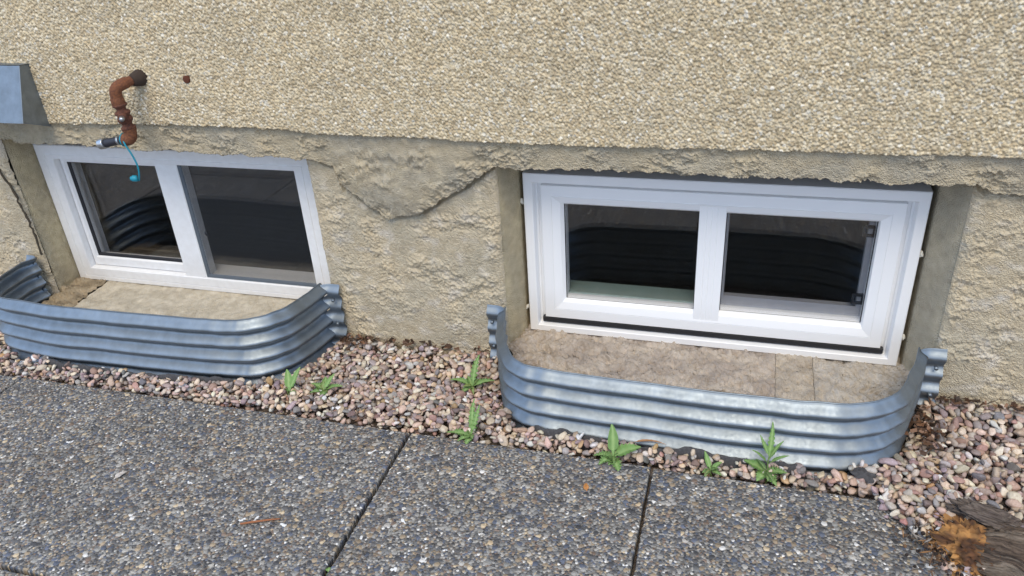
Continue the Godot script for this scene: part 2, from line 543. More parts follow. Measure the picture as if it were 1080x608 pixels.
func window_new(house: Node3D) -> void:
	var w := node("basement_window", Vector3.ZERO, house)
	tag(w, "clean white plastic window with weep slot filled black as shadow and dark panes, between rough concrete jambs")
	var x0 := -0.567; var x1 := 0.434; var y0 := 0.033; var y1 := 0.527
	var s := Soup.new()
	var z := FZ
	# outer frame with the stepped jamb
	s.ring(x0, y0, x1, y1, [[0, 0, 0, 0, z - 0.09], [0, 0, 0, 0, z - 0.002], [0.002, 0.002, 0.002, 0.002, z], [0.024, 0.025, 0.024, 0.019, z], [0.0255, 0.0265, 0.0255, 0.0205, z - 0.0015],
		[0.029, 0.030, 0.029, 0.022, z - 0.024], [0.034, 0.034, 0.034, 0.024, z - 0.025], [0.034, 0.034, 0.034, 0.024, z - 0.03], [0.060, 0.06, 0.06, 0.052, z - 0.0305], [0.060, 0.06, 0.06, 0.052, z - 0.09]])
	put("frame", s.done(self), M.vinyl, w)
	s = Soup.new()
	s.box(Vector3(x0 + 0.036, y0 + 0.025, z - 0.029), Vector3(x1 - 0.036, y0 + 0.0415, z - 0.013), 0.002)  # black strip stands in for the shadow in the gap under the sash
	put("weep_slot_shadow", s.done(self), M.rubber, w)
	# sash
	var i0 := x0 + 0.0455; var i1 := x1 - 0.0455; var j0 := y0 + 0.044; var j1 := y1 - 0.037
	s = Soup.new()
	s.ring(i0, j0, i1, j1, [[0, 0, 0, 0, z - 0.03], [0, 0, 0, 0, z - 0.012], [0.0015, 0.0015, 0.0015, 0.0015, z - 0.0105], [0.029, 0.029, 0.029, 0.029, z - 0.0105], [0.0295, 0.0295, 0.0295, 0.0295, z - 0.0125], [0.0305, 0.0305, 0.0305, 0.0305, z - 0.0125], [0.031, 0.031, 0.031, 0.031, z - 0.0105],
		[0.052, 0.050, 0.052, 0.052, z - 0.0165], [0.0605, 0.057, 0.0545, 0.060, z - 0.027], [0.0605, 0.057, 0.0545, 0.060, z - 0.075]])
	put("sash", s.done(self), M.vinyl, w)
	s = Soup.new()
	var m0 := -0.098; var m1 := -0.030
	var cuts := [0.0, 0.018, 0.0195, 0.031, 0.0325, 0.046, 0.0475, 0.068]
	for k in 4:
		s.box(Vector3(m0 + cuts[k * 2], j0 + 0.0315, z - 0.075), Vector3(m0 + cuts[k * 2 + 1], j1 - 0.0315, z - 0.0122), 0.0008)
	s.box(Vector3(m0 + 0.001, j0 + 0.033, z - 0.07), Vector3(m1 - 0.001, j1 - 0.033, z - 0.0135), 0.0005)
	put("mullion", s.done(self), M.vinyl, w)
	for e in [[i0 + 0.058, m0 + 0.003, z - 0.030], [m1 - 0.003, i1 - 0.052, z - 0.036]]:
		s = Soup.new()
		for k in 4:   # double glazing: two sheets of two faces each
			var zz: float = e[2] - [0.0, 0.004, 0.016, 0.020][k]
			s.quad(Vector3(e[0], j0 + 0.056, zz), Vector3(e[1], j0 + 0.056, zz), Vector3(e[1], j1 - 0.053, zz), Vector3(e[0], j1 - 0.053, zz), Vector3(0, 0, 1))
		put("pane", s.done(self), M.glass, w)
		s = Soup.new()
		s.ring(e[0], j0 + 0.056, e[1], j1 - 0.053, [[0, 0, 0, 0, e[2] + 0.002], [0.005, 0.005, 0.005, 0.005, e[2] + 0.0005]])
		put("glazing_seal", s.done(self), M.rubber, w)
	# what stands just inside: a ledge behind the first pane and an insect-screen frame with two black clips behind the second
	s = Soup.new()
	s.box(Vector3(i0 + 0.05, j0 + 0.03, z - 0.13), Vector3(m0 + 0.01, j0 + 0.064, z - 0.058), 0.002)
	put("inner_ledge", s.done(self), mat(srgb(150, 172, 164), 0.5), w)
	s = Soup.new()
	s.ring(m1 - 0.01, j0 + 0.05, i1 - 0.045, j1 - 0.04, [[0, 0, 0, 0, z - 0.085], [0, 0, 0, 0, z - 0.066], [0.018, 0.008, 0.024, 0.040, z - 0.066], [0.018, 0.008, 0.024, 0.040, z - 0.085]])
	put("screen_frame", s.done(self), M.inner, w)
	for cy in [0.375, 0.178]:
		s = Soup.new()
		var cx := 0.306
		s.ring(cx, cy, cx + 0.03, cy + 0.03, [[0, 0, 0, 0, z - 0.066], [0, 0, 0, 0, z - 0.058], [0.006, 0.006, 0.006, 0.006, z - 0.058], [0.006, 0.006, 0.006, 0.006, z - 0.066]])
		put("clip", s.done(self), M.rubber, w)
	# white shims and blobs of foam in the gap beside the frame
	for e in [[x0 - 0.008, 0.44], [x0 - 0.008, 0.105], [x1 + 0.004, 0.36], [x1 + 0.004, 0.12]]:
		put("shim", blob(Vector3(e[0], e[1], FZ - 0.010), Vector3(0.005, 0.010, 0.006), 5, 0.3), M.foam, w)

func window_old(house: Node3D) -> void:
	var w := node("basement_window", Vector3.ZERO, house)
	tag(w, "dusty white plastic slider window under the rusty tap, its deeper sash on one side")
	var x0 := -2.203; var x1 := -1.203; var y0 := 0.056; var y1 := 0.547
	var z := FZ
	var s := Soup.new()
	s.ring(x0, y0, x1, y1, [[0, 0, 0, 0, z - 0.10], [0, 0, 0, 0, z - 0.003], [0.003, 0.003, 0.003, 0.003, z], [0.030, 0.03, 0.03, 0.016, z], [0.031, 0.031, 0.031, 0.0165, z - 0.002], [0.032, 0.032, 0.032, 0.019, z - 0.002], [0.033, 0.033, 0.033, 0.0195, z],
		[0.060, 0.047, 0.060, 0.046, z - 0.001], [0.062, 0.049, 0.062, 0.048, z - 0.004], [0.064, 0.051, 0.064, 0.049, z - 0.050], [0.064, 0.051, 0.064, 0.049, z - 0.10]])
	put("frame", s.done(self), M.old_vinyl, w)
	var m0 := -1.757; var m1 := -1.675
	s = Soup.new()
	s.box(Vector3(m0, y0 + 0.047, z - 0.06), Vector3(m1, y1 - 0.048, z - 0.006), 0.002)
	put("mullion", s.done(self), M.old_vinyl, w)
	# deeper sliding sash
	s = Soup.new()
	s.ring(x0 + 0.066, y0 + 0.051, m0 + 0.03, y1 - 0.053, [[0, 0, 0, 0, z - 0.06], [0, 0, 0, 0, z - 0.024], [0.0015, 0.0015, 0.0015, 0.0015, z - 0.0225], [0.012, 0.010, 0.02, 0.028, z - 0.0225], [0.017, 0.014, 0.03, 0.032, z - 0.030], [0.017, 0.014, 0.03, 0.032, z - 0.06]])
	put("sliding_sash", s.done(self), M.old_vinyl, w)
	var e := [[x0 + 0.080, m0 + 0.003, y0 + 0.080, y1 - 0.066, z - 0.036], [m1 - 0.002, x1 - 0.060, y0 + 0.046, y1 - 0.048, z - 0.014]]
	for k in 2:
		var q: Array = e[k]
		s = Soup.new()
		for d in [0.0, 0.004, 0.016, 0.020]:
			s.quad(Vector3(q[0], q[2], q[4] - d), Vector3(q[1], q[2], q[4] - d), Vector3(q[1], q[3], q[4] - d), Vector3(q[0], q[3], q[4] - d), Vector3(0, 0, 1))
		put("pane", s.done(self), M.glass, w)
		s = Soup.new()
		var t := 0.010
		s.ring(q[0], q[2], q[1], q[3], [[0, 0, 0, 0, q[4] + 0.006], [t, t * 0.4, t * 0.4, t, q[4] + 0.004], [t * 1.4, t * 0.5, t * 0.5, t * 1.4, q[4] + 0.0005]])
		put("glazing_seal", s.done(self), M.grey_seal if k == 1 else M.rubber, w)
	s = Soup.new()
	var q: Array = e[1]
	s.quad(Vector3(q[0] + 0.008, q[2] + 0.006, z - 0.0105), Vector3(q[1] - 0.004, q[2] + 0.006, z - 0.0105), Vector3(q[1] - 0.004, q[3] - 0.004, z - 0.0105), Vector3(q[0] + 0.008, q[3] - 0.004, z - 0.0105), Vector3(0, 0, 1))
	put("insect_screen", s.done(self), M.screen, w)
	put("latch", blob(Vector3(-1.638, 0.265, z - 0.012), Vector3(0.004, 0.009, 0.004), 5, 0.1), M.rubber, w)

func build_house() -> void:
	var h := node("house", Vector3.ZERO)
	tag(h, "house wall of beige pebble stucco over patched concrete foundation with two basement windows", "house")
	put("stucco_coat", stucco_patch(-2.45, 0.85, 0.66, 1.06, 0.0020, true), M.stucco, h)
	put("stucco_coat", stucco_patch(-2.45, 0.85, 1.06, 2.7, 0.010, false), M.stucco, h)
	put("stucco_coat", stucco_patch(-6.0, -2.45, 0.66, 2.7, 0.016, true), M.stucco, h)
	put("stucco_coat", stucco_patch(0.85, 5.0, 0.66, 2.7, 0.016, true), M.stucco, h)
	var bnd := put("cement_patch", band_patch(-2.45, 0.95, 0.0025, 56), M.concrete, h)
	tag(bnd, "grey cement strip with a broken V-shaped tongue hanging between the windows")
	put("cement_patch", band_patch(-6.0, -2.45, 0.015, 14), M.concrete, h)
	put("cement_patch", band_patch(0.95, 5.0, 0.015, 14), M.concrete, h)
	for e in [[-2.45, -2.215, 0.0, 0.006], [-1.155, -0.607, 0.006, 0.006], [0.492, 0.95, 0.006, 0.0]]:
		put("foundation_wall", foundation_patch(e[0], e[1], -0.06, 0.625, 0.0025, e[2], e[3]), M.concrete, h)
	put("foundation_wall", foundation_patch(-6.0, -2.45, -0.06, 0.625, 0.02), M.concrete, h)
	put("foundation_wall", foundation_patch(0.95, 5.0, -0.06, 0.625, 0.02), M.concrete, h)
	# openings
	var warm := lin(212, 198, 164)
	var warm2 := lin(196, 184, 156)
	var grey := lin(204, 194, 170)
	var grey2 := lin(186, 178, 158)
	put("window_reveal", reveal(-2.215, -2.206, -0.06, 0.625, warm2, warm, 1.0), M.concrete, h)
	put("window_reveal", reveal(-1.155, -1.200, -0.06, 0.625, warm2, warm, 0.6), M.concrete, h)
	put("window_reveal", reveal(-0.607, -0.578, -0.06, 0.625, warm, warm2, 0.5), M.concrete, h)
	put("window_reveal", reveal(0.492, 0.447, -0.06, 0.625, grey, grey2, 0.35), M.concrete, h)
	# sills
	var sl := node("window_sill", Vector3.ZERO, h)
	tag(sl, "weathered brown stone sill of three blocks below the clean window")
	for e in [[-0.612, 0.1285, lin(212, 200, 187), lin(190, 178, 167), 2.8], [0.1295, 0.2245, lin(212, 201, 185), lin(192, 181, 167), 2.4], [0.2255, 0.494, lin(196, 187, 175), lin(208, 200, 189), 2.4]]:
		put("block", ledge(e[0], e[1], 0.036, 0.026, -1.735, e[2], e[3], e[4], 0.026 if e[0] < -0.5 else 0.0, 0.070 if e[1] > 0.4 else 0.0), M.concrete, sl)
	var sp := put("window_sill", ledge(-2.09, -1.16, 0.058, 0.048, -1.730, lin(228, 218, 198), lin(214, 204, 184), 0.9, 0.0, 0.045), M.concrete, h)
	tag(sp, "smooth pale cement sill below the dusty slider window")
	var rub := put("crumbled_sill", ledge(-2.222, -2.0905, 0.064, 0.052, -1.735, lin(190, 174, 148), lin(150, 136, 114), 2.6), M.concrete, h)
	tag(rub, "crumbled broken mortar at the end of the pale sill")
	window_new(h)
	window_old(h)
	# the dark basement room behind the panes: floor, ceiling and walls with thickness
	var s := Soup.new()
	var a := Vector3(-3.2, -1.4, -7.5)
	var b := Vector3(1.6, 1.15, -2.0)
	s.box(Vector3(a.x - 0.1, a.y - 0.1, a.z - 0.1), Vector3(b.x + 0.1, b.y + 0.1, a.z), 0.01)
	s.box(Vector3(a.x - 0.1, a.y - 0.1, a.z), Vector3(a.x, b.y, WZ - 0.02), 0.01)
	s.box(Vector3(b.x, a.y - 0.1, a.z), Vector3(b.x + 0.1, b.y, WZ - 0.02), 0.01)
	s.box(Vector3(a.x, a.y - 0.1, a.z), Vector3(b.x, a.y, WZ - 0.02), 0.01)
	s.box(Vector3(a.x, b.y, a.z), Vector3(b.x, b.y + 0.1, WZ - 0.02), 0.01)
	s.box(Vector3(a.x, a.y, WZ - 0.2), Vector3(b.x, -0.02, WZ - 0.02), 0.01)
	for e in [[a.x, -2.30], [-1.10, -0.70], [0.58, b.x]]:
		s.box(Vector3(e[0], -0.02, WZ - 0.2), Vector3(e[1], b.y, WZ - 0.02), 0.01)
	s.box(Vector3(-2.30, 0.64, WZ - 0.2), Vector3(-1.10, b.y, WZ - 0.02), 0.01)
	s.box(Vector3(-0.70, 0.64, WZ - 0.2), Vector3(0.58, b.y, WZ - 0.02), 0.01)
	put("basement_room", s.done(self), M.dark_room, h)
	# rusty old pipe hole as a closed plug, its shade put into the brown
	put("pipe_hole_plug", tube([Vector3(-1.437, 0.803, WZ + 0.028), Vector3(-1.437, 0.803, WZ + 0.0455), Vector3(-1.437, 0.803, WZ + 0.047), Vector3(-1.437, 0.803, WZ + 0.0475)], [0.0105, 0.0105, 0.009, 0.004], 12), mat(srgb(92, 52, 34), 0.95), h)
	# cracked corner of the opening: a dark tube, the gap's shade put into its colour
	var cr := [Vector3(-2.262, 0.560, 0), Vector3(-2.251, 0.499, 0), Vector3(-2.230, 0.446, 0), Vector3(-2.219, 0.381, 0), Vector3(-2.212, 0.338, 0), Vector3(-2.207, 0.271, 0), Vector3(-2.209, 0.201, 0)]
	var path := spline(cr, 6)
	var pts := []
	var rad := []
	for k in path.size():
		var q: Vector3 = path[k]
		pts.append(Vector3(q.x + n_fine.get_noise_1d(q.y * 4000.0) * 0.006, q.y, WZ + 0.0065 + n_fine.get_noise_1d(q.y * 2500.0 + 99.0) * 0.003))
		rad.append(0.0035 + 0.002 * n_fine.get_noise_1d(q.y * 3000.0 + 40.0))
	put("crack_shade", tube(pts, rad, 7), mat(srgb(74, 66, 54), 0.97), h)

# ------------------------------------------------------------------ corrugated window wells
func well(called_at: Vector3, label: String, foot: Array, rim0: float, rim1: float, flange: Array) -> Node3D:
	var w := node("window_well", called_at)
	tag(w, label, "window well", "corrugated window wells")
	var path := spline(foot, 10)
	var n := path.size()
	# corrugated skin: outer then inner face, closed over the rim
	var pitch := 0.049
	var amp := 0.0110
	var rows := 66
	var depth := 0.26
	var skin := sheet(n, rows * 2, func(i, j):
		var q: Vector2 = path[i]
		var d: Vector2 = (path[mini(i + 1, n - 1)] - path[maxi(i - 1, 0)]).normalized()
		var nn := Vector2(-d.y, d.x)         # outward
		var inner: bool = j >= rows
		var k: int = j if not inner else rows * 2 - 1 - j
		var down := depth * (1.0 - float(k) / (rows - 1))
		var rim := lerpf(rim0, rim1, float(i) / (n - 1)) + n_low.get_noise_2d(i * 4.0, called_at.x * 100.0) * 0.004
		var off := -amp * cos(TAU * down / pitch)
		off += n_low.get_noise_2d(i * 5.0 + called_at.x * 77.0, down * 300.0) * 0.005
		if inner: off -= 0.0016
		if i == 0: q -= d * 0.004
		if i == n - 1: q += d * 0.004
		var v := q + nn * off
		return Vector3(v.x, rim - down, v.y) - called_at)
	put("corrugated_sheet", skin, M.galvanised, w)
	# rolled rim
	var pts := []
	var rad := []
	for i in n:
		var q: Vector2 = path[i]
		var d: Vector2 = (path[mini(i + 1, n - 1)] - path[maxi(i - 1, 0)]).normalized()
		var nn := Vector2(-d.y, d.x)
		var rim := lerpf(rim0, rim1, float(i) / (n - 1)) + n_low.get_noise_2d(i * 4.0, called_at.x * 100.0) * 0.004
		var off := -amp + n_low.get_noise_2d(i * 5.0 + called_at.x * 77.0, 0.0) * 0.005
		var v := q + nn * (off - 0.0008)
		pts.append(Vector3(v.x, rim, v.y) - called_at)
		rad.append(0.0021)
	put("rim", tube(pts, rad, 8), M.galvanised, w)
	# fixing flanges bent back along the wall
	for f in flange:
		var rim: float = f[2]
		put("flange", sheet(14, rows * 2, func(i, j):
			var inner: bool = j >= rows
			var k: int = j if not inner else rows * 2 - 1 - j
			var down := depth * (1.0 - float(k) / (rows - 1))
			var t: float = float(i) / 13.0
			var bend := 1.0 - exp(-t / 0.12)
			var off := -amp * cos(TAU * down / pitch)
			return Vector3(lerpf(f[0], f[1], t) + signf(f[1] - f[0]) * off * (1.0 - t) * (1.0 - bend), rim - down, WZ + 0.022 - amp * 0.6 * cos(TAU * down / pitch) * bend - (0.0016 if inner else 0.0) + (1.0 - bend) * 0.006) - called_at), M.galvanised, w)
		for by in [0.045, 0.125]:
			put("bolt", tube([Vector3(lerpf(f[0], f[1], 0.6), rim - by, WZ + 0.028) - called_at, Vector3(lerpf(f[0], f[1], 0.6), rim - by, WZ + 0.037) - called_at], [0.005, 0.005], 6), M.galvanised, w)
	return w

# ------------------------------------------------------------------ stones
var ico_v := []
var ico_f := []
func icosphere(level: int) -> Array:
	var t := (1.0 + sqrt(5.0)) / 2.0
	var v := [Vector3(-1, t, 0), Vector3(1, t, 0), Vector3(-1, -t, 0), Vector3(1, -t, 0), Vector3(0, -1, t), Vector3(0, 1, t), Vector3(0, -1, -t), Vector3(0, 1, -t), Vector3(t, 0, -1), Vector3(t, 0, 1), Vector3(-t, 0, -1), Vector3(-t, 0, 1)]
	for i in 12: v[i] = v[i].normalized()
	var f := [0, 11, 5, 0, 5, 1, 0, 1, 7, 0, 7, 10, 0, 10, 11, 1, 5, 9, 5, 11, 4, 11, 10, 2, 10, 7, 6, 7, 1, 8, 3, 9, 4, 3, 4, 2, 3, 2, 6, 3, 6, 8, 3, 8, 9, 4, 9, 5, 2, 4, 11, 6, 2, 10, 8, 6, 7, 9, 8, 1]
	for l in level:
		var mid := {}
		var g := []
		for k in range(0, f.size(), 3):
			var m := []
			for e in 3:
				var a: int = f[k + e]
				var b: int = f[k + (e + 1) % 3]
				var key := mini(a, b) * 100000 + maxi(a, b)
				if not mid.has(key):
					mid[key] = v.size()
					v.append(((v[a] + v[b]) / 2.0).normalized())
				m.append(mid[key])
			g.append_array([f[k], m[0], m[2], f[k + 1], m[1], m[0], f[k + 2], m[2], m[1], m[0], m[1], m[2]])
		f = g
	for k in range(0, f.size(), 3):   # clockwise front faces
		var t2: int = f[k + 1]
		f[k + 1] = f[k + 2]
		f[k + 2] = t2
	return [PackedVector3Array(v), PackedInt32Array(f)]

func stone_points(dirs: PackedVector3Array, size: Vector3, b: Basis, cuts: int, rough: float) -> PackedVector3Array:
	var out := PackedVector3Array()
	out.resize(dirs.size())
	var cn := []
	var cd := []
	for k in cuts:
		cn.append(Vector3(rng.randfn(), rng.randfn(), rng.randfn()).normalized())
		cd.append(rng.randf_range(0.46, 0.82))
	var ph := rng.randf() * 100.0
	for i in dirs.size():
		var d := dirs[i]
		var r := 1.0 + rough * sin(d.x * 4.1 + ph) * sin(d.y * 3.7 + ph * 1.7) + rough * 0.6 * sin(d.z * 7.3 + ph * 2.3)
		for k in cuts:
			var c: float = d.dot(cn[k])
			if c * r > cd[k]: r = lerpf(r, cd[k] / c, 0.97)
		out[i] = b * (d * r * size)
	return out

func blob(at: Vector3, size: Vector3, cuts: int, rough: float, level := 2) -> ArrayMesh:
	var ico := icosphere(level)
	var p := stone_points(ico[0], size, Basis(), cuts, rough)
	var nn := smooth_normals(p, ico[1])
	for i in p.size(): p[i] += at
	return arr_mesh(p, nn, ico[1])

func smooth_normals(p: PackedVector3Array, f: PackedInt32Array) -> PackedVector3Array:
	var n := PackedVector3Array()
	n.resize(p.size())
	for k in range(0, f.size(), 3):
		var m := (p[f[k + 2]] - p[f[k]]).cross(p[f[k + 1]] - p[f[k]])
		if m.dot(p[f[k]] + p[f[k + 1]] + p[f[k + 2]]) < 0.0: m = -m
		n[f[k]] += m; n[f[k + 1]] += m; n[f[k + 2]] += m
	for i in n.size(): n[i] = n[i].normalized()
	return n

var STONE_COL := [[230, 208, 188, 5.2], [216, 188, 168, 4.8], [238, 224, 202, 5.0], [172, 160, 154, 2.4], [140, 135, 134, 1.4], [190, 154, 140, 1.8], [224, 202, 172, 2.4], [240, 235, 228, 2.8], [184, 164, 166, 3.0], [214, 186, 174, 3.0], [154, 132, 126, 1.0], [192, 184, 178, 2.6], [208, 170, 126, 0.6]]
func stone_colour() -> Color:
	var total := 0.0
	for e in STONE_COL: total += e[3]
	var t := rng.randf() * total
	for e in STONE_COL:
		t -= e[3]
		if t <= 0.0:
			var j := rng.randf_range(0.84, 1.10)
			return lin(minf(e[0] * j + rng.randf_range(-6, 6), 250), minf(e[1] * j, 250), minf(e[2] * j + rng.randf_range(-6, 6), 250))
	return lin(160, 150, 140)

func inside(poly: PackedVector2Array, x: float, z: float) -> bool:
	return Geometry2D.is_point_in_polygon(Vector2(x, z), poly)

func gravel(polys: Array) -> void:
	rng.seed = 4242
	var cell := 0.004
	var gx0 := -3.25
	var gz0 := WZ - 0.02
	var nx := int(4.9 / cell)
	var nz := int(1.15 / cell)
	var H := PackedFloat32Array()
	H.resize(nx * nz)
	var T := PackedFloat32Array()   # the level the heap may reach; -1 where no gravel lies
	T.resize(nx * nz)
	for j in nz:
		for i in nx:
			var x := gx0 + i * cell
			var z := gz0 + j * cell
			var lim := -1.0
			var floor_y := -0.030
			if z < -1.452:
				lim = 0.002 + n_low.get_noise_2d(x * 500.0, z * 500.0) * 0.010 + 0.008 * smoothstep(-1.70, -1.83, z)
				lim += 0.016 * exp(-pow((z + 1.53) / 0.05, 2.0)) * smoothstep(-1.452, -1.50, z)
				if x > 0.45: lim += 0.006
			# spilling over the corner of the last slab
			var edge := 0.318 + (z + 1.44) * 0.72
			if x > edge + n_low.get_noise_2d(x * 900.0, z * 900.0) * 0.02 and z > -1.47:
				lim = 0.012 + minf((x - edge) * 0.10, 0.012)
				if x < 0.466: floor_y = 0.0
			H[j * nx + i] = floor_y
			T[j * nx + i] = lim
	for poly in polys:
		for j in int(0.36 / cell):
			for i in nx:
				if inside(poly, gx0 + i * cell, gz0 + j * cell): T[j * nx + i] = -1.0
	var ico0 := icosphere(0)
	var ico1 := icosphere(1)
	var ico2 := icosphere(2)
	var P := PackedVector3Array()
	var N := PackedVector3Array()
	var C := PackedColorArray()
	var F := PackedInt32Array()
	var count := 0
	for attempt in 70000:
		var x := rng.randf_range(gx0 + 0.02, gx0 + 4.86)
		var z := rng.randf_range(gz0 + 0.028, -0.98)
		var ci := int((x - gx0) / cell)
		var cj := int((z - gz0) / cell)
		var lim := T[cj * nx + ci]
		if lim < -0.5: continue
		var big := rng.randf()
		var r := 0.0060 + 0.0066 * pow(rng.randf(), 1.2) + (0.004 * rng.randf() if big > 0.8 else 0.0)
		if x > 0.3: r *= 1.15
		var sz := Vector3(r * rng.randf_range(0.95, 1.4), r * rng.randf_range(0.48, 0.78), r * rng.randf_range(0.70, 1.0))
		# resting height: the mean of the heap below, lifted a little
		var k := maxi(1, int(r * 0.6 / cell))
		var top := -1.0
		var sum := 0.0
		var m := 0
		for b in range(-k, k + 1):
			for a in range(-k, k + 1):
				var hh := H[clampi(cj + b, 0, nz - 1) * nx + clampi(ci + a, 0, nx - 1)]
				top = maxf(top, hh)
				sum += hh
				m += 1
		var rest := lerpf(sum / m, top, 0.40) + sz.y * 0.62
		if rest + sz.y * 0.5 > lim + 0.007: continue
		var kk := int(r / cell) + 1
		var ok := true
		for b in range(-kk, kk + 1):
			for a in range(-kk, kk + 1):
				if T[clampi(cj + b, 0, nz - 1) * nx + clampi(ci + a, 0, nx - 1)] < -0.5 and absf(a) + absf(b) < kk + 1: ok = false
		if not ok: continue
		for b in range(-kk, kk + 1):
			for a in range(-kk, kk + 1):
				var q := 1.0 - (a * a + b * b) * cell * cell / (r * r)
				if q > 0.0:
					var at := clampi(cj + b, 0, nz - 1) * nx + clampi(ci + a, 0, nx - 1)
					H[at] = maxf(H[at], rest + sz.y * sqrt(q) * 0.95)
		var bas := Basis(Vector3(rng.randfn(), 3.0, rng.randfn()).normalized(), rng.randf() * TAU) * Basis(Vector3(rng.randfn(), 0.0, rng.randfn()).normalized(), rng.randfn() * 0.28)
		var fine := r > 0.0122 and rest > -0.008 and x > -2.3 and x < 0.8
		var ico: Array = ico2 if fine else (ico1 if rest > -0.015 else ico0)
		var pts := stone_points(ico[0], sz, bas, rng.randi_range(5, 9), 0.07)
		var nn := smooth_normals(pts, ico[1])
		var col := stone_colour()
		var base := P.size()
		for i in pts.size():
			P.append(pts[i] + Vector3(x, rest, z))
			C.append(col)
		N.append_array(nn)
		for f in ico[1]: F.append(f + base)
		count += 1
	print("stones ", count, " tris ", F.size() / 3)
	var g := put("gravel", arr_mesh(P, N, F, PackedVector2Array(), C), M.stone)
	tag(g, "pink and grey river gravel strip between paving slabs and house wall", "gravel", "", "stuff")

# ------------------------------------------------------------------ paving
func patio() -> void:
	var pat := node("patio", Vector3.ZERO)
	tag(pat, "patio of dark exposed-aggregate concrete slabs beside the gravel", "patio", "", "structure")
	var xs := [-3.845, -3.23, -2.617, -2.005, -1.380, -0.760, -0.146, 0.466]
	var zs := [-1.448, -0.838, -0.226, 0.386, 1.0]
	for r in 4:
		for c in 7:
			var gapx := [0.003, 0.003, 0.003, 0.0045, -0.0034, 0.005, 0.0035, 0.002]
			var x0: float = xs[c] + gapx[c]
			var x1: float = xs[c + 1] - gapx[c + 1]
			var z0: float = zs[r] + 0.004
			var z1: float = zs[r + 1] - 0.004
			var near: bool = r == 0 and c >= 2 or r == 1 and c >= 3
			var n := 110 if near else 24
			var tilt: float = [0.0, 0.001, -0.001, 0.0012][(c + r) % 4]
			# top with a rounded, chipped arris and a skirt down to the bed
			var ny := n + 8
			var nxg := n + 8
			var p := PackedVector3Array()
			var uv := PackedVector2Array()
			var col := PackedColorArray()
			for j in ny:
				for i in nxg:
					var u := clampf((i - 4.0) / (n - 1), 0.0, 1.0)
					var v := clampf((j - 4.0) / (n - 1), 0.0, 1.0)
					var ei := maxi(4 - i, i - (n + 3))
					var ej := maxi(4 - j, j - (n + 3))
					var e := maxi(ei, ej)
					var x := lerpf(x0 + 0.004, x1 - 0.004, u)
					var z := lerpf(z0 + 0.004, z1 - 0.004, v)
					var y := tilt + n_mid.get_noise_2d(x * 400.0, z * 400.0) * 0.0012 + (n_fine.get_noise_2d(x * 6000.0, z * 6000.0) * 0.0011 if near else 0.0)
					if e > 0:
						var out: float = [0.0, 0.0022, 0.0036, 0.004, 0.004][e]
						var dn: float = [0.0, 0.0008, 0.0024, 0.006, 0.05][e]
						var chip := n_fine.get_noise_2d(x * 3500.0, z * 3500.0) * 0.0022
						if ei > 0: x += (out + chip) * (-1.0 if i < 4 else 1.0)
						if ej > 0: z += (out + chip) * (-1.0 if j < 4 else 1.0)
						y -= dn
					p.append(Vector3(x, y, z))
					uv.append(Vector2((x + 2.005) / 1.24 + 0.37 * r, (z + 1.448) / 1.24 + 0.21 * c))
					var t := n_low.get_noise_2d(x * 330.0, z * 330.0)
					var w := clampf(n_mid.get_noise_2d(x * 800.0 + 300.0, z * 800.0) * 2.0 - 0.5, 0.0, 1.0)
					var t2 := clampf(n_fine.get_noise_2d(x * 700.0, z * 700.0) * 1.4, -1.0, 1.0)
					col.append((Color(1.0, 1.0, 1.0) * (1.0 + t * 0.26 + t2 * 0.12)).lerp(Color(0.70, 0.60, 0.50), w * 0.6))
			# rows run towards the viewer, so flip to keep normals up
			var q := PackedVector3Array(); q.resize(p.size())
			var quv := PackedVector2Array(); quv.resize(p.size())
			var qc := PackedColorArray(); qc.resize(p.size())
			for j in ny:
				for i in nxg:
					q[j * nxg + i] = p[(ny - 1 - j) * nxg + i]
					quv[j * nxg + i] = uv[(ny - 1 - j) * nxg + i]
					qc[j * nxg + i] = col[(ny - 1 - j) * nxg + i]
			put("paving_slab", grid_mesh(q, nxg, ny, quv, qc), M.paving, pat)
	# white paint drips: flat squiggles dried on the slabs
	rng.seed = 99
	for e in [[388, -0.833, -1.348], [30, -1.62, -1.225], [200, -1.205, -1.155], [320, -0.925, -1.085], [285, -0.985, -1.095], [255, -1.01, -1.08], [425, -0.66, -1.16], [448, -0.60, -1.07], [420, -0.62, -1.02], [470, -0.52, -1.02], [485, -0.53, -1.09], [660, -0.17, -1.14], [85, -1.49, -1.24]]:
		var pts := []
		var rad := []
		var at := Vector3(e[1], 0.0015, e[2])
		var ang := rng.randf() * TAU
		for k in 7:
			pts.append(at)
			rad.append(rng.randf_range(0.0008, 0.0048))
			ang += rng.randf_range(-1.3, 1.3)
			at += Vector3(cos(ang), 0.0, sin(ang)) * rng.randf_range(0.001, 0.006)
		var msh := tube(pts, rad, 7)
		var o := put("paint_fleck", msh, M.white_fleck, pat)
		o.scale = Vector3(1, 0.35, 1)

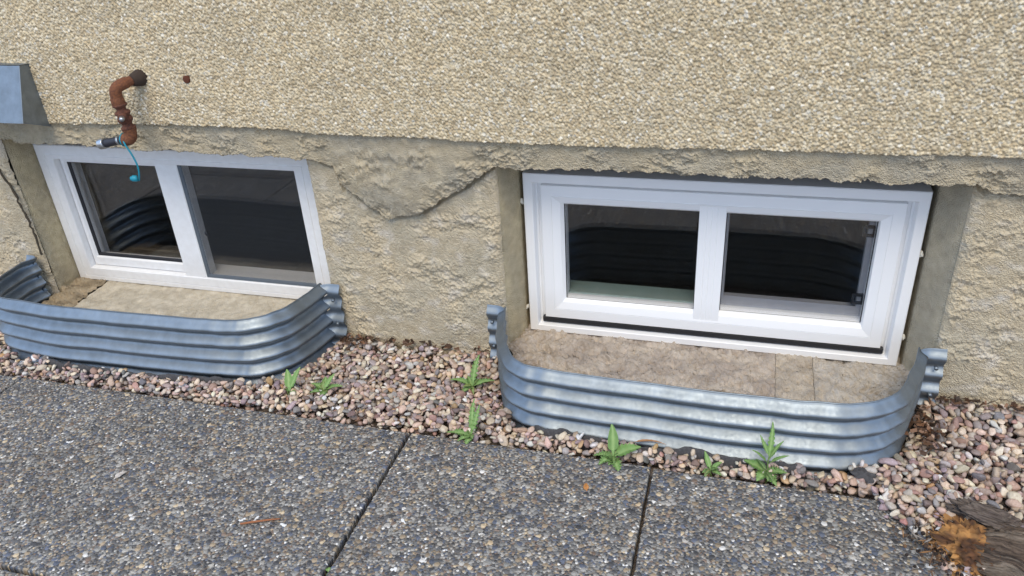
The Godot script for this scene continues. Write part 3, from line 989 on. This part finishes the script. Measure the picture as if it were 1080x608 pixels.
# ------------------------------------------------------------------ plants and litter
func leaf_mesh(length: float, width: float, lift: float, droop: float, lobes: float, a: Color, b: Color) -> ArrayMesh:
	var n := 25
	var p := PackedVector3Array()
	var c := PackedColorArray()
	var ph := fmod(length * 7919.0, 6.0)
	for j in n:
		var t := float(j) / (n - 1)
		var along := length * t
		var y := lift * t * length * 1.0 - droop * t * t * length
		var w := 1.35 * width * (0.10 + 0.90 * pow(sin(PI * pow(t, 0.75)), 0.9)) * (1.0 - t * 0.15)
		if t < 0.18: w *= 0.35
		if t > 0.15 and t < 0.93: w *= 1.0 - lobes * (0.5 + 0.5 * sin(j * 2.1 + ph)) - 0.12 * absf(sin(j * 5.3 + ph))
		for s in [-1.0, -0.5, 0.0, 0.5, 1.0]:
			var back := lobes * width * 0.4 * absf(s) * (0.5 + 0.5 * sin(j * 2.1 + ph + 0.7))
			p.append(Vector3(s * w * 0.5 + 0.10 * length * sin(t * 2.2 + ph) * t, y + absf(s) * w * 0.16 + sin(t * 17.0 + s * 2.0) * w * 0.03, along - back))
			c.append((b if absf(s) < 0.1 else a).lerp(b, 0.25 * absf(sin(t * 9.0 + s * 5.0))))
	return grid_mesh(p, 5, n, PackedVector2Array(), c)

func weed(at: Vector3, label: String, leaves: Array, stem := 0.0) -> void:
	var w := node("dandelion_weed", at)
	tag(w, label, "weed", "weeds sprouting in the gravel")
	for l in leaves:   # [heading deg, length, width, lift, droop, lobes, shade]
		var g := lin(104, 140, 70).lerp(lin(66, 96, 50), l[6])
		var mesh := leaf_mesh(l[1] * 0.78, l[2] * 1.2, l[3], l[4], l[5], g, lin(142, 168, 104))
		var o := put("leaf", mesh, M.leaf, w)
		o.rotation_degrees.y = l[0]
		o.position.y = 0.002 + maxf(stem, 0.0) * (l[7] if l.size() > 7 else 0.0)
	for k in 4 if stem >= 0.0 else 0:   # small young leaves low in the rosette
		var g2 := lin(98, 130, 66).lerp(lin(70, 96, 52), rng.randf()).lerp(lin(150, 146, 84), 0.5 if rng.randf() < 0.25 else 0.0)
		var o2 := put("leaf", leaf_mesh(rng.randf_range(0.018, 0.036), rng.randf_range(0.010, 0.016), rng.randf_range(0.15, 0.9), 0.35, rng.randf_range(0.2, 0.6), g2, lin(138, 160, 100)), M.leaf, w)
		o2.rotation_degrees.y = rng.randf() * 360.0
		o2.position.y = 0.004
	var st := []
	var sr := []
	var hgt := 0.002 if stem < 0.0 else maxf(stem, 0.012)
	for k in 5:
		st.append(Vector3(0.002 * sin(k * 1.3), lerpf(-0.03, hgt, k / 4.0), 0.0015 * k))
		sr.append(0.0022 - 0.0003 * k)
	put("stem", tube(st, sr, 7), mat(srgb(112, 136, 70), 0.7), w)

func litter() -> void:
	rng.seed = 555
	# each weed by where the photograph shows it rooted
	weed(Vector3(-1.150, 0.012, -1.522), "small weed with two upright pointed leaves beside the dusty window's well", [[205, 0.060, 0.017, 1.3, 0.35, 0.12, 0.1], [150, 0.064, 0.018, 1.5, 0.4, 0.12, 0.0], [80, 0.03, 0.010, 0.4, 0.2, 0.1, 0.4]])
	weed(Vector3(-1.050, 0.018, -1.538), "low spreading weed with several jagged leaves next to the two-leaved one", [[250, 0.06, 0.02, 0.5, 0.3, 0.45, 0.3], [200, 0.055, 0.02, 0.8, 0.4, 0.4, 0.2], [100, 0.075, 0.020, 0.6, 0.3, 0.45, 0.3], [300, 0.05, 0.02, 0.3, 0.3, 0.45, 0.5], [20, 0.045, 0.018, 0.3, 0.3, 0.4, 0.4], [155, 0.055, 0.017, 1.2, 0.4, 0.4, 0.1]])
	weed(Vector3(-0.660, 0.004, -1.655), "dandelion rosette in the gravel by the foundation between the windows", [[262, 0.09, 0.022, 0.45, 0.35, 0.5, 0.2], [175, 0.075, 0.018, 1.6, 0.4, 0.45, 0.2], [110, 0.08, 0.024, 0.6, 0.3, 0.5, 0.3], [330, 0.055, 0.02, 0.3, 0.35, 0.4, 0.4], [225, 0.05, 0.016, 0.8, 0.5, 0.4, 0.3]])
	weed(Vector3(-0.600, 0.0, -1.462), "weed with one tall jagged shoot and flat leaves at a slab corner", [[180, 0.07, 0.016, 1.7, 0.3, 0.5, 0.2], [275, 0.085, 0.022, 0.25, 0.25, 0.5, 0.3], [0, 0.05, 0.018, 0.2, 0.3, 0.5, 0.3], [320, 0.05, 0.018, 0.3, 0.3, 0.4, 0.4], [160, 0.06, 0.015, 1.9, 0.5, 0.5, 0.1]])
	weed(Vector3(-0.240, 0.0, -1.456), "weed with an upright oval leaf and a broad leaf leaning against the clean window's well", [[195, 0.056, 0.019, 1.9, 0.4, 0.06, 0.3], [112, 0.085, 0.030, 0.75, 0.35, 0.2, 0.0], [320, 0.055, 0.026, 0.25, 0.25, 0.5, 0.3], [20, 0.068, 0.026, 0.2, 0.25, 0.55, 0.2], [270, 0.06, 0.022, 0.3, 0.3, 0.5, 0.5], [350, 0.04, 0.02, 0.3, 0.3, 0.5, 0.5]])
	weed(Vector3(-0.012, 0.0, -1.458), "tiny three-leaved seedling at the slab edge before the clean window's well", [[215, 0.046, 0.010, 1.1, 0.3, 0.05, 0.0], [120, 0.036, 0.010, 0.9, 0.3, 0.05, 0.1], [300, 0.03, 0.010, 0.3, 0.2, 0.1, 0.2], [60, 0.035, 0.012, 0.2, 0.2, 0.4, 0.3]])
	weed(Vector3(0.112, 0.006, -1.472), "tall thin-stemmed weed with feathery leaves before the clean window's well", [[250, 0.075, 0.026, 0.5, 0.35, 0.3, 0.1], [330, 0.05, 0.026, 0.2, 0.25, 0.3, 0.1], [30, 0.055, 0.026, 0.2, 0.25, 0.5, 0.2], [95, 0.055, 0.026, 0.5, 0.4, 0.5, 0.4], [270, 0.05, 0.009, 1.3, 0.5, 0.2, 0.2, 0.5], [95, 0.055, 0.009, 1.2, 0.5, 0.2, 0.2, 0.5], [180, 0.055, 0.012, 2.0, 0.3, 0.4, 0.1, 0.8], [230, 0.04, 0.010, 1.8, 0.4, 0.3, 0.1, 0.9], [130, 0.045, 0.009, 1.7, 0.4, 0.3, 0.2, 0.7]], 0.05)
	weed(Vector3(-0.757, -0.006, -0.990), "scrap of green weed growing in the joint between slabs", [[200, 0.014, 0.010, 0.6, 0.5, 0.3, 0.1], [80, 0.012, 0.009, 0.5, 0.5, 0.3, 0.2]], -1.0)
	# twig, dead leaves
	var tw := put("twig", tube([Vector3(-1.012, 0.004, -1.062), Vector3(-0.985, 0.006, -1.072), Vector3(-0.955, 0.005, -1.086), Vector3(-0.930, 0.006, -1.094)], [0.0022, 0.0026, 0.0022, 0.0012], 8), mat(srgb(150, 96, 62), 0.85))
	tag(tw, "short brown twig lying on the paving", "twig")
	for e in [[Vector3(-1.405, 0.004, -1.122), 150.0, 0.034, lin(196, 186, 176), "curled pale dry leaf lying on the paving"], [Vector3(-0.278, 0.004, -1.328), 200.0, 0.026, lin(190, 130, 72), "small orange dead leaf on the slab before the clean window"], [Vector3(-0.205, 0.012, -1.505), 95.0, 0.085, lin(176, 128, 88), "long dry brown blade lying against the clean window's well"]]:
		var d := put("dead_leaf", leaf_mesh(e[2], e[2] * (0.42 if e[2] < 0.08 else 0.08), 0.35, 0.3, 0.1, e[3], e[3] * 0.8), M.leaf)
		d.position = e[0]
		d.rotation_degrees.y = e[1]
		tag(d, e[4], "dead leaf")
	# brown crumbled leaves caught at the foot of the wall and wells
	rng.seed = 31
	var P := PackedVector3Array()
	var N := PackedVector3Array()
	var C := PackedColorArray()
	var F := PackedInt32Array()
	for k in 300:
		var at: Vector3
		var pick := rng.randf()
		if pick < 0.42: at = Vector3(rng.randfn(0.465, 0.022), 0.020, rng.randfn(-1.70, 0.05))
		elif pick < 0.60: at = Vector3(rng.randfn(-1.08, 0.04), 0.020, rng.randf_range(-1.815, -1.77))
		elif pick < 0.78: at = Vector3(rng.randf_range(-1.08, -0.62), 0.020, rng.randf_range(-1.82, -1.795))
		else: at = Vector3(rng.randf_range(0.5, 0.75), 0.030, rng.randf_range(-1.82, -1.79))
		at.y += rng.randf() * 0.006
		var b := Basis(Vector3(rng.randfn(), rng.randfn(), rng.randfn()).normalized(), rng.randf() * TAU)
		var s := rng.randf_range(0.004, 0.011)
		var col: Color = [lin(84, 62, 48), lin(104, 78, 60), lin(66, 50, 42), lin(128, 94, 70)][rng.randi() % 4]
		var base := P.size()
		for q in [Vector3(-1, 0, -0.5), Vector3(0.9, 0.25, -0.45), Vector3(1, 0, 0.5), Vector3(-0.8, 0.3, 0.6)]:
			P.append(at + b * (q * s)); N.append((b * Vector3.UP)); C.append(col)
		for q in [0, 1, 2, 0, 2, 3]: F.append(base + q)
	var lt := put("leaf_litter", arr_mesh(P, N, F, PackedVector2Array(), C), M.leaf)
	tag(lt, "brown crumbled dead leaves caught along the foot of the wall", "leaf litter", "", "stuff")

func loose_stones() -> void:
	rng.seed = 808
	for e in [[0.371, -1.392, 0.011, [232, 222, 204], "oval cream pebble resting on the slab corner"], [0.385, -1.372, 0.0095, [206, 150, 142], "pink pebble between the slab corner and the log"],
			[0.402, -1.352, 0.011, [236, 236, 234], "white angular pebble between the slab corner and the log"], [0.426, -1.362, 0.013, [226, 212, 188], "large rounded cream pebble beside the log's rotten heart"],
			[0.419, -1.338, 0.013, [134, 138, 148], "blue-grey pebble by the slab corner near the log"], [0.448, -1.294, 0.011, [214, 190, 152], "tan rounded pebble in front of the log"],
			[0.497, -1.462, 0.013, [238, 228, 212], "pale cream pebble lying on the gravel behind the log"], [0.614, -1.480, 0.016, [230, 218, 194], "largest cream oval stone lying on the gravel behind the log"]]:
		var r: float = e[2]
		var o := put("pebble", blob(Vector3.ZERO, Vector3(r * 1.2, r * 0.72, r * 0.9), 5, 0.06), null)
		var c: Array = e[3]
		var m: StandardMaterial3D = M.stone.duplicate()
		m.vertex_color_use_as_albedo = false
		m.albedo_color = srgb(c[0], c[1], c[2])
		o.material_override = m
		o.position = Vector3(e[0], 0.024 if e[0] > 0.45 else 0.014, e[1])
		o.rotation_degrees.y = rng.randf() * 360.0
		tag(o, e[4], "pebble", "larger pebbles near the log")
	var f := put("fabric_scrap", blob(Vector3.ZERO, Vector3(0.022, 0.012, 0.017), 4, 0.35, 3), M.fabric)
	f.position = Vector3(0.318, 0.016, -1.500)
	tag(f, "crumpled dark scrap of weed fabric at the slab corner below the well", "fabric scrap")

func fabric_strip(label: String, pts: Array, h0: float, seed_: float) -> void:
	var path := spline(pts, 14)
	var n := path.size()
	var m := 9
	var o := put("landscape_fabric", sheet(n, m * 2, func(i, j):
		var under: bool = j >= m
		var k: int = j if not under else m * 2 - 1 - j
		var t := float(k) / (m - 1)
		var q: Vector2 = path[i]
		var wob := n_low.get_noise_2d(i * 9.0, seed_)
		var ends := minf(1.0, minf(i, n - 1 - i) / 6.0)
		var tip := n_fine.get_noise_2d(i * 30.0, seed_) * 0.006
		return Vector3(q.x, -0.03 + (h0 + 0.006 + wob * 0.016 + n_fine.get_noise_2d(i * 22.0, seed_) * 0.006 + 0.03) * ends * sin(t * PI * 0.62) - (0.0015 if under else 0.0), q.y + 0.020 - 0.020 * t + tip * (1.0 - t) + n_fine.get_noise_2d(i * 14.0, t * 60.0 + seed_) * 0.003)), M.fabric)
	tag(o, label, "landscape fabric")

func log_piece() -> void:
	var w := node("rotten_log", Vector3(0.50, 0.0, -1.34))
	tag(w, "rotten grey log end with crumbling orange heart lying on the gravel", "log")
	# weathered outer shell: a half-round slab running away to the right, hollow at its broken end
	var nu := 90
	var nv := 150
	var ax := Vector3(0.93, 0.0, 0.30).normalized()
	var sd := Vector3(-0.30, 0.0, 0.93).normalized()
	var grey := lin(126, 108, 92)
	var dark := lin(72, 58, 48)
	var p := PackedVector3Array()
	var c := PackedColorArray()
	var uv := PackedVector2Array()
	for j in nv:
		var v := float(j) / (nv - 1)
		var a := lerpf(-0.15, PI + 0.15, v)
		for i in nu:
			var u := float(i) / (nu - 1)
			var wav := n_mid.get_noise_2d(u * 260.0, v * 200.0 + 60.0) * 0.10      # the grain swirls
			var rag := n_mid.get_noise_2d(v * 160.0, 3.0) * 0.036 + n_fine.get_noise_2d(v * 900.0, 7.0) * 0.014
			var l := lerpf(0.004 + rag, 0.42, u)
			var r := 0.090 + 0.012 * u + n_mid.get_noise_2d(v * 300.0, u * 90.0) * 0.020 - absf(n_fine.get_noise_2d((v + wav) * 1500.0, u * 40.0)) * 0.012 + n_fine.get_noise_2d((v + wav) * 4200.0, u * 160.0) * 0.003
			r *= 1.0 - 0.30 * exp(-u / 0.05)
			p.append(ax * l - sd * cos(a) * r + Vector3.UP * (sin(a) * r * 0.74 - 0.010))
			uv.append(Vector2(u * 0.35, v * 1.4 + wav))
			var t := clampf(n_fine.get_noise_2d((v + wav) * 1300.0, u * 60.0) * 1.6 + 0.35, 0.0, 1.0)
			c.append(grey.lerp(dark, t).lerp(lin(156, 142, 126), clampf(n_mid.get_noise_2d((v + wav) * 700.0, u * 120.0) * 2.0, 0.0, 1.0)))
	put("bark_shell", grid_mesh(p, nu, nv, uv, c), M.wood, w)
	# crumbling heart at the broken end
	var ico := icosphere(4)
	var q := PackedVector3Array()
	var qc := PackedColorArray()
	for d in ico[0]:
		var r := 1.0 + n_mid.get_noise_3d(d.x * 110.0, d.y * 110.0, d.z * 110.0) * 0.35 + n_fine.get_noise_3d(d.x * 420.0, d.y * 420.0, d.z * 420.0) * 0.40
		q.append((ax * d.x * 0.070 + sd * d.z * 0.064 + Vector3.UP * d.y * 0.034) * r + ax * 0.005 + sd * 0.012 + Vector3.UP * 0.014)
		var t := clampf(n_mid.get_noise_3d(d.x * 130.0 + 40.0, d.y * 130.0, d.z * 130.0) * 2.2 + 0.45, 0.0, 1.0)
		qc.append(lin(66, 46, 33).lerp(lin(186, 136, 80), t).lerp(lin(120, 80, 48), clampf(n_fine.get_noise_3d(d.x * 500.0, d.y * 500.0, d.z * 500.0) + 0.2, 0.0, 1.0)))
	put("rotten_heart", arr_mesh(q, smooth_normals(q, ico[1]), ico[1], PackedVector2Array(), qc), M.painted, w)
	# splintered chunk of bark lying over the end
	var k2 := PackedVector3Array()
	var kc := PackedColorArray()
	for d in ico[0]:
		var r := 1.0 + n_mid.get_noise_3d(d.x * 60.0, d.y * 160.0, d.z * 160.0 + 90.0) * 0.5 - absf(n_fine.get_noise_3d(d.x * 50.0, d.y * 400.0, d.z * 400.0)) * 0.4
		k2.append(ax * d.x * 0.075 * r + sd * d.z * 0.032 * r + Vector3.UP * d.y * 0.020 * r)
		kc.append(lin(70, 60, 54).lerp(lin(112, 100, 90), clampf(n_fine.get_noise_3d(d.x * 60.0, d.y * 500.0, d.z * 500.0) * 1.4 + 0.4, 0.0, 1.0)))
	var ck := put("bark_chunk", arr_mesh(k2, smooth_normals(k2, ico[1]), ico[1], PackedVector2Array(), kc), M.painted, w)
	ck.position = ax * 0.025 - sd * 0.068 + Vector3.UP * 0.034
	ck.rotation_degrees = Vector3(0, 8, -10)
	# chips of wood and soil spilled round it
	rng.seed = 12
	var P := PackedVector3Array()
	var N := PackedVector3Array()
	var C := PackedColorArray()
	var F := PackedInt32Array()
	var i0 := icosphere(0)
	for k in 300:
		var at := Vector3(rng.randfn(0.450, 0.035), 0.018, rng.randfn(-1.315, 0.045))
		at.y += rng.randf() * 0.010
		var chip := rng.randf() < 0.35
		var s := Vector3(0.012, 0.0012, 0.0016) * rng.randf_range(0.5, 1.4) if chip else Vector3.ONE * rng.randf_range(0.0015, 0.005)
		var b := Basis(Vector3(rng.randfn() * 0.3, 1, rng.randfn() * 0.3).normalized(), rng.randf() * TAU)
		var col: Color = [lin(52, 42, 35), lin(70, 55, 44), lin(110, 82, 58), lin(88, 68, 52), lin(44, 37, 32)][rng.randi() % 5]
		if chip: col = [lin(150, 112, 76), lin(104, 78, 58), lin(140, 130, 120)][rng.randi() % 3]
		var base := P.size()
		for d in i0[0]:
			P.append(at + b * (d * s)); N.append((b * d).normalized()); C.append(col)
		for f in i0[1]: F.append(base + f)
	var ch := put("wood_chips", arr_mesh(P, N, F, PackedVector2Array(), C), M.painted)
	tag(ch, "dark crumbs and orange splinters of rotten wood spilled beside the log", "wood chips", "", "stuff")

# ------------------------------------------------------------------ tap and vent hood
func tap() -> void:
	var t := node("garden_tap", Vector3(-1.60, 0.80, WZ + 0.045))
	tag(t, "rusty outdoor water tap with hose connector and hanging teal cap above the dusty window", "tap")
	var o := t.position
	var foam := [Vector3(-1.583, 0.806, WZ + 0.030), Vector3(-1.586, 0.805, WZ + 0.052), Vector3(-1.589, 0.804, WZ + 0.064), Vector3(-1.591, 0.803, WZ + 0.070)]
	put("wall_sleeve", tube(foam.map(func(v): return v - o), [0.026, 0.021, 0.0175, 0.0145], 14), M.foam_black, t)
	var elbow := spline([Vector3(-1.587, 0.805, WZ + 0.05), Vector3(-1.600, 0.802, WZ + 0.092), Vector3(-1.612, 0.792, WZ + 0.110), Vector3(-1.616, 0.770, WZ + 0.112), Vector3(-1.616, 0.752, WZ + 0.111)], 6)
	var er := []
	for k in elbow.size(): er.append(0.0130 if k < 5 else (0.0155 if k < 19 else 0.0175))
	put("elbow", tube(elbow.map(func(v): return v - o), er, 16), M.rust, t)
	var bp := []
	var br := [0.0195, 0.0195, 0.0128, 0.0125, 0.0205, 0.0205, 0.0155, 0.0190, 0.0205, 0.0188, 0.0135, 0.0132, 0.0198, 0.0198, 0.0130]
	for k in 15: bp.append(Vector3(-1.616 + 0.0006 * k, 0.752 - 0.0052 * k, WZ + 0.110) - o)
	put("valve_body", tube(bp, br, 16), M.dark_rust, t)
	var st := [Vector3(-1.606, 0.723, WZ + 0.120), Vector3(-1.598, 0.723, WZ + 0.132), Vector3(-1.594, 0.7225, WZ + 0.138)]
	put("valve_stem", tube(st.map(func(v): return v - o), [0.0125, 0.0125, 0.009], 12), M.dark_rust, t)
	put("spindle", tube([Vector3(-1.595, 0.7225, WZ + 0.137) - o, Vector3(-1.586, 0.722, WZ + 0.150) - o], [0.0075, 0.0065], 10), M.steel, t)
	var low := spline([Vector3(-1.608, 0.688, WZ + 0.110), Vector3(-1.607, 0.670, WZ + 0.111), Vector3(-1.614, 0.657, WZ + 0.113), Vector3(-1.632, 0.654, WZ + 0.115)], 6)
	var lr := []
	for k in low.size(): lr.append(0.0188 if k < 4 else (0.0168 if k < 14 else 0.0170))
	put("spout_elbow", tube(low.map(func(v): return v - o), lr, 16), M.rust, t)
	var dirv := Vector3(-0.97, -0.17, 0.06).normalized()
	var s := Vector3(-1.630, 0.6545, WZ + 0.115) - o
	var hc := []
	for k in 10: hc.append(s + dirv * (0.007 * k))
	var con := put("hose_connector", tube(hc, [0.0125, 0.0125, 0.0105, 0.0108, 0.0112, 0.0112, 0.0116, 0.0116, 0.0125, 0.0122], 16), M.black_plastic, t)
	put("metal_collar", tube([s + dirv * 0.013, s + dirv * 0.020], [0.0132, 0.0132], 14), M.steel, con)
	put("metal_end", tube([s + dirv * 0.064, s + dirv * 0.068, s + dirv * 0.082, s + dirv * 0.084, s + dirv * 0.066], [0.0145, 0.0152, 0.0152, 0.0125, 0.0100], 16), M.steel, con)
	var cp := spline([Vector3(-1.626, 0.667, WZ + 0.122), Vector3(-1.618, 0.648, WZ + 0.131), Vector3(-1.606, 0.618, WZ + 0.130), Vector3(-1.600, 0.585, WZ + 0.128), Vector3(-1.604, 0.560, WZ + 0.127), Vector3(-1.612, 0.540, WZ + 0.126)], 6)
	var cr := []
	for k in cp.size(): cr.append(0.0024)
	var cord := put("cap_strap", tube(cp.map(func(v): return v - o), cr, 8), M.teal, t)
	var e := Vector3(-1.612, 0.548, WZ + 0.128) - o
	put("cap", tube([e, e + Vector3(-0.004, 0, 0.003), e + Vector3(-0.012, 0.001, 0.006), e + Vector3(-0.0125, 0.001, 0.006), e + Vector3(-0.017, 0.001, 0.008)], [0.0085, 0.0088, 0.0088, 0.006, 0.006], 14), M.teal, cord)
	# loop of strap round the spout
	var lp := []
	var lpr := []
	for k in 15:
		var a := TAU * k / 14.0
		lp.append(Vector3(-1.632, 0.654, WZ + 0.115) + Vector3(0.002 * sin(a), 0.0165 * cos(a), 0.0165 * sin(a)) - o)
		lpr.append(0.0022)
	put("strap_loop", tube(lp, lpr, 6, false), M.teal, cord)

func vent_hood() -> void:
	var v := node("vent_hood", Vector3(-2.1, 0.656, WZ + 0.03))
	tag(v, "galvanised sheet metal vent hood fixed to the stucco above the cement strip", "vent hood")
	var o := v.position
	var x1 := -1.947
	var x0 := -2.32
	var zb := WZ + 0.038
	var zt := WZ + 0.075
	var zf := -1.702
	var A := [Vector3(x1, 0.838, zb), Vector3(x1, 0.656, zb), Vector3(x1, 0.694, zf), Vector3(x1, 0.842, zt)]
	var B := [Vector3(x0, 0.838, zb), Vector3(x0, 0.656, zb), Vector3(x0, 0.694, zf), Vector3(x0, 0.842, zt)]
	var s := Soup.new()
	for k in 4:
		A[k] -= o
		B[k] -= o
	s.quad(A[0], A[1], A[2], A[3], Vector3(1, 0, 0))
	put("side_panel", s.done(self), M.galvanised, v)
	s = Soup.new()
	s.quad(B[0], B[1], B[2], B[3], Vector3(-1, 0, 0))
	put("side_panel", s.done(self), M.galvanised, v)
	s = Soup.new()
	var e := Vector3(0.0015, 0, 0.0015)
	s.quad(A[3] + e, A[2] + e, B[2] + Vector3(-0.0015, 0, 0.0015), B[3] + Vector3(-0.0015, 0, 0.0015), Vector3(0, 0.3, 1))
	s.quad(A[2] + e, A[2] + Vector3(0.0015, 0.001, -0.010), B[2] + Vector3(0, 0.001, -0.010), B[2] + Vector3(-0.0015, 0, 0.0015), Vector3(0, -1, 0))
	put("front_panel", s.done(self), M.galvanised, v)
	s = Soup.new()
	s.quad(A[0] + Vector3(0.003, 0.002, 0), A[3] + Vector3(0.003, 0.002, 0.002), B[3] + Vector3(0, 0.002, 0.002), B[0] + Vector3(0, 0.002, 0), Vector3(0, 1, 0))
	put("top_panel", s.done(self), M.galvanised, v)
	put("edge_fold", tube([A[3] + Vector3(0.001, 0, 0.001), A[2] + Vector3(0.001, 0, 0.001)], [0.0022, 0.0022], 8), M.galvanised, v)

func _ready() -> void:
	# ---- camera: solved from the photograph's vanishing points
	var cam := Camera3D.new()
	cam.name = "camera"
	cam.fov = 2.0 * rad_to_deg(atan(304.0 / 837.99))
	cam.near = 0.02
	cam.far = 400.0
	add_child(cam)
	cam.transform = Transform3D(Basis(Vector3(0.96019152, -0.05763445, -0.27333226), Vector3(-0.08393727, 0.87373821, -0.47909923), Vector3(0.26643345, 0.48296978, 0.83411834)).orthonormalized(), Vector3(0, 1.287, 0))
	cam.current = true
	# ---- sky, sun, exposure
	var we := WorldEnvironment.new()
	we.name = "environment"
	var env := Environment.new()
	env.background_mode = Environment.BG_SKY
	var sky := Sky.new()
	var sm := ProceduralSkyMaterial.new()
	sm.sky_top_color = srgb(158, 194, 242)
	sm.sky_horizon_color = srgb(216, 224, 236)
	sm.sky_curve = 0.2
	sm.ground_bottom_color = srgb(120, 116, 108)
	sm.ground_horizon_color = srgb(190, 190, 188)
	sm.sun_angle_max = 1.0
	sky.sky_material = sm
	env.sky = sky
	env.background_energy_multiplier = 1.25
	env.tonemap_mode = Environment.TONE_MAPPER_LINEAR
	env.tonemap_exposure = 1.58
	env.sdfgi_enabled = true
	env.ssao_enabled = true
	env.ssil_enabled = true
	we.environment = env
	add_child(we)
	var sun := DirectionalLight3D.new()
	sun.name = "sun"
	sun.light_energy = 0.42
	sun.light_color = Color(1.0, 0.96, 0.90)
	sun.light_angular_distance = 30.0
	sun.shadow_enabled = true
	add_child(sun)
	sun.look_at_from_position(Vector3(0.6, 5.2, 3.4), Vector3.ZERO)
	# ---- noises
	n_low = noise(1, FastNoiseLite.TYPE_SIMPLEX_SMOOTH, 0.01, 3)
	n_mid = noise(2, FastNoiseLite.TYPE_SIMPLEX_SMOOTH, 0.01, 4)
	n_fine = noise(3, FastNoiseLite.TYPE_SIMPLEX_SMOOTH, 0.02, 3)
	n_warp = noise(4, FastNoiseLite.TYPE_SIMPLEX_SMOOTH, 0.02, 2)
	n_peb = cellular(22, 0.205, FastNoiseLite.RETURN_DISTANCE)
	n_peb_val = cellular(22, 0.205, FastNoiseLite.RETURN_CELL_VALUE)
	materials()
	# ---- setting: ground with the house's footprint left out
	var s := Soup.new()
	var up := Vector3.UP
	var gy := -0.036
	for q in [[-150.0, WZ - 0.03, 150.0, 150.0], [-150.0, -150.0, -6.0, WZ - 0.03], [5.0, -150.0, 150.0, WZ - 0.03], [-6.0, -150.0, 5.0, -9.5]]:
		s.quad(Vector3(q[0], gy, q[1]), Vector3(q[2], gy, q[1]), Vector3(q[2], gy, q[3]), Vector3(q[0], gy, q[3]), up)
	tag(put("ground", s.done(self), M.soil), "bare brown soil under the gravel and paving", "ground", "", "structure")
	build_house()
	patio()
	# ---- things
	var foot_r := [Vector2(-0.612, -1.806), Vector2(-0.598, -1.745), Vector2(-0.575, -1.670), Vector2(-0.540, -1.592), Vector2(-0.497, -1.549), Vector2(-0.450, -1.533), Vector2(-0.36, -1.527), Vector2(-0.134, -1.522), Vector2(0.078, -1.520), Vector2(0.20, -1.524), Vector2(0.277, -1.534), Vector2(0.337, -1.556), Vector2(0.38, -1.594), Vector2(0.412, -1.655), Vector2(0.440, -1.735), Vector2(0.462, -1.806)]
	var foot_l := [Vector2(-2.226, -1.806), Vector2(-2.244, -1.750), Vector2(-2.240, -1.685), Vector2(-2.218, -1.620), Vector2(-2.170, -1.570), Vector2(-2.10, -1.547), Vector2(-1.909, -1.531), Vector2(-1.743, -1.534), Vector2(-1.436, -1.548), Vector2(-1.340, -1.556), Vector2(-1.285, -1.568), Vector2(-1.232, -1.600), Vector2(-1.196, -1.660), Vector2(-1.176, -1.735), Vector2(-1.158, -1.806)]
	well(Vector3(-0.07, 0, -1.65), "bluish corrugated metal window well below the clean window, beside brown stone sill", foot_r, 0.176, 0.171, [[-0.612, -0.656, 0.176], [0.462, 0.512, 0.171]])
	well(Vector3(-1.70, 0, -1.65), "bluish corrugated metal window well below the dusty slider window and tap", foot_l, 0.200, 0.196, [[-2.226, -2.266, 0.200], [-1.158, -1.112, 0.196]])
	var polys := []
	for f in [foot_r, foot_l]:
		var poly := PackedVector2Array()
		for q in f: poly.append(q + (q - Vector2(-0.07 if f == foot_r else -1.70, -1.80)).normalized() * 0.004)
		poly.append(Vector2(f[-1].x, -1.86))
		poly.insert(0, Vector2(f[0].x, -1.86))
		polys.append(poly)
	gravel(polys)
	fabric_strip("dark weed fabric edge showing under the dusty window's well", [Vector2(-2.00, -1.521), Vector2(-1.90, -1.516), Vector2(-1.70, -1.517), Vector2(-1.50, -1.526), Vector2(-1.36, -1.538), Vector2(-1.31, -1.548)], 0.012, 10.0)
	fabric_strip("dark weed fabric flap showing under the clean window's well", [Vector2(-0.47, -1.527), Vector2(-0.40, -1.516), Vector2(-0.25, -1.509), Vector2(-0.05, -1.506), Vector2(0.12, -1.506), Vector2(0.22, -1.510)], 0.010, 60.0)
	loose_stones()
	log_piece()
	tap()
	vent_hood()
	litter()
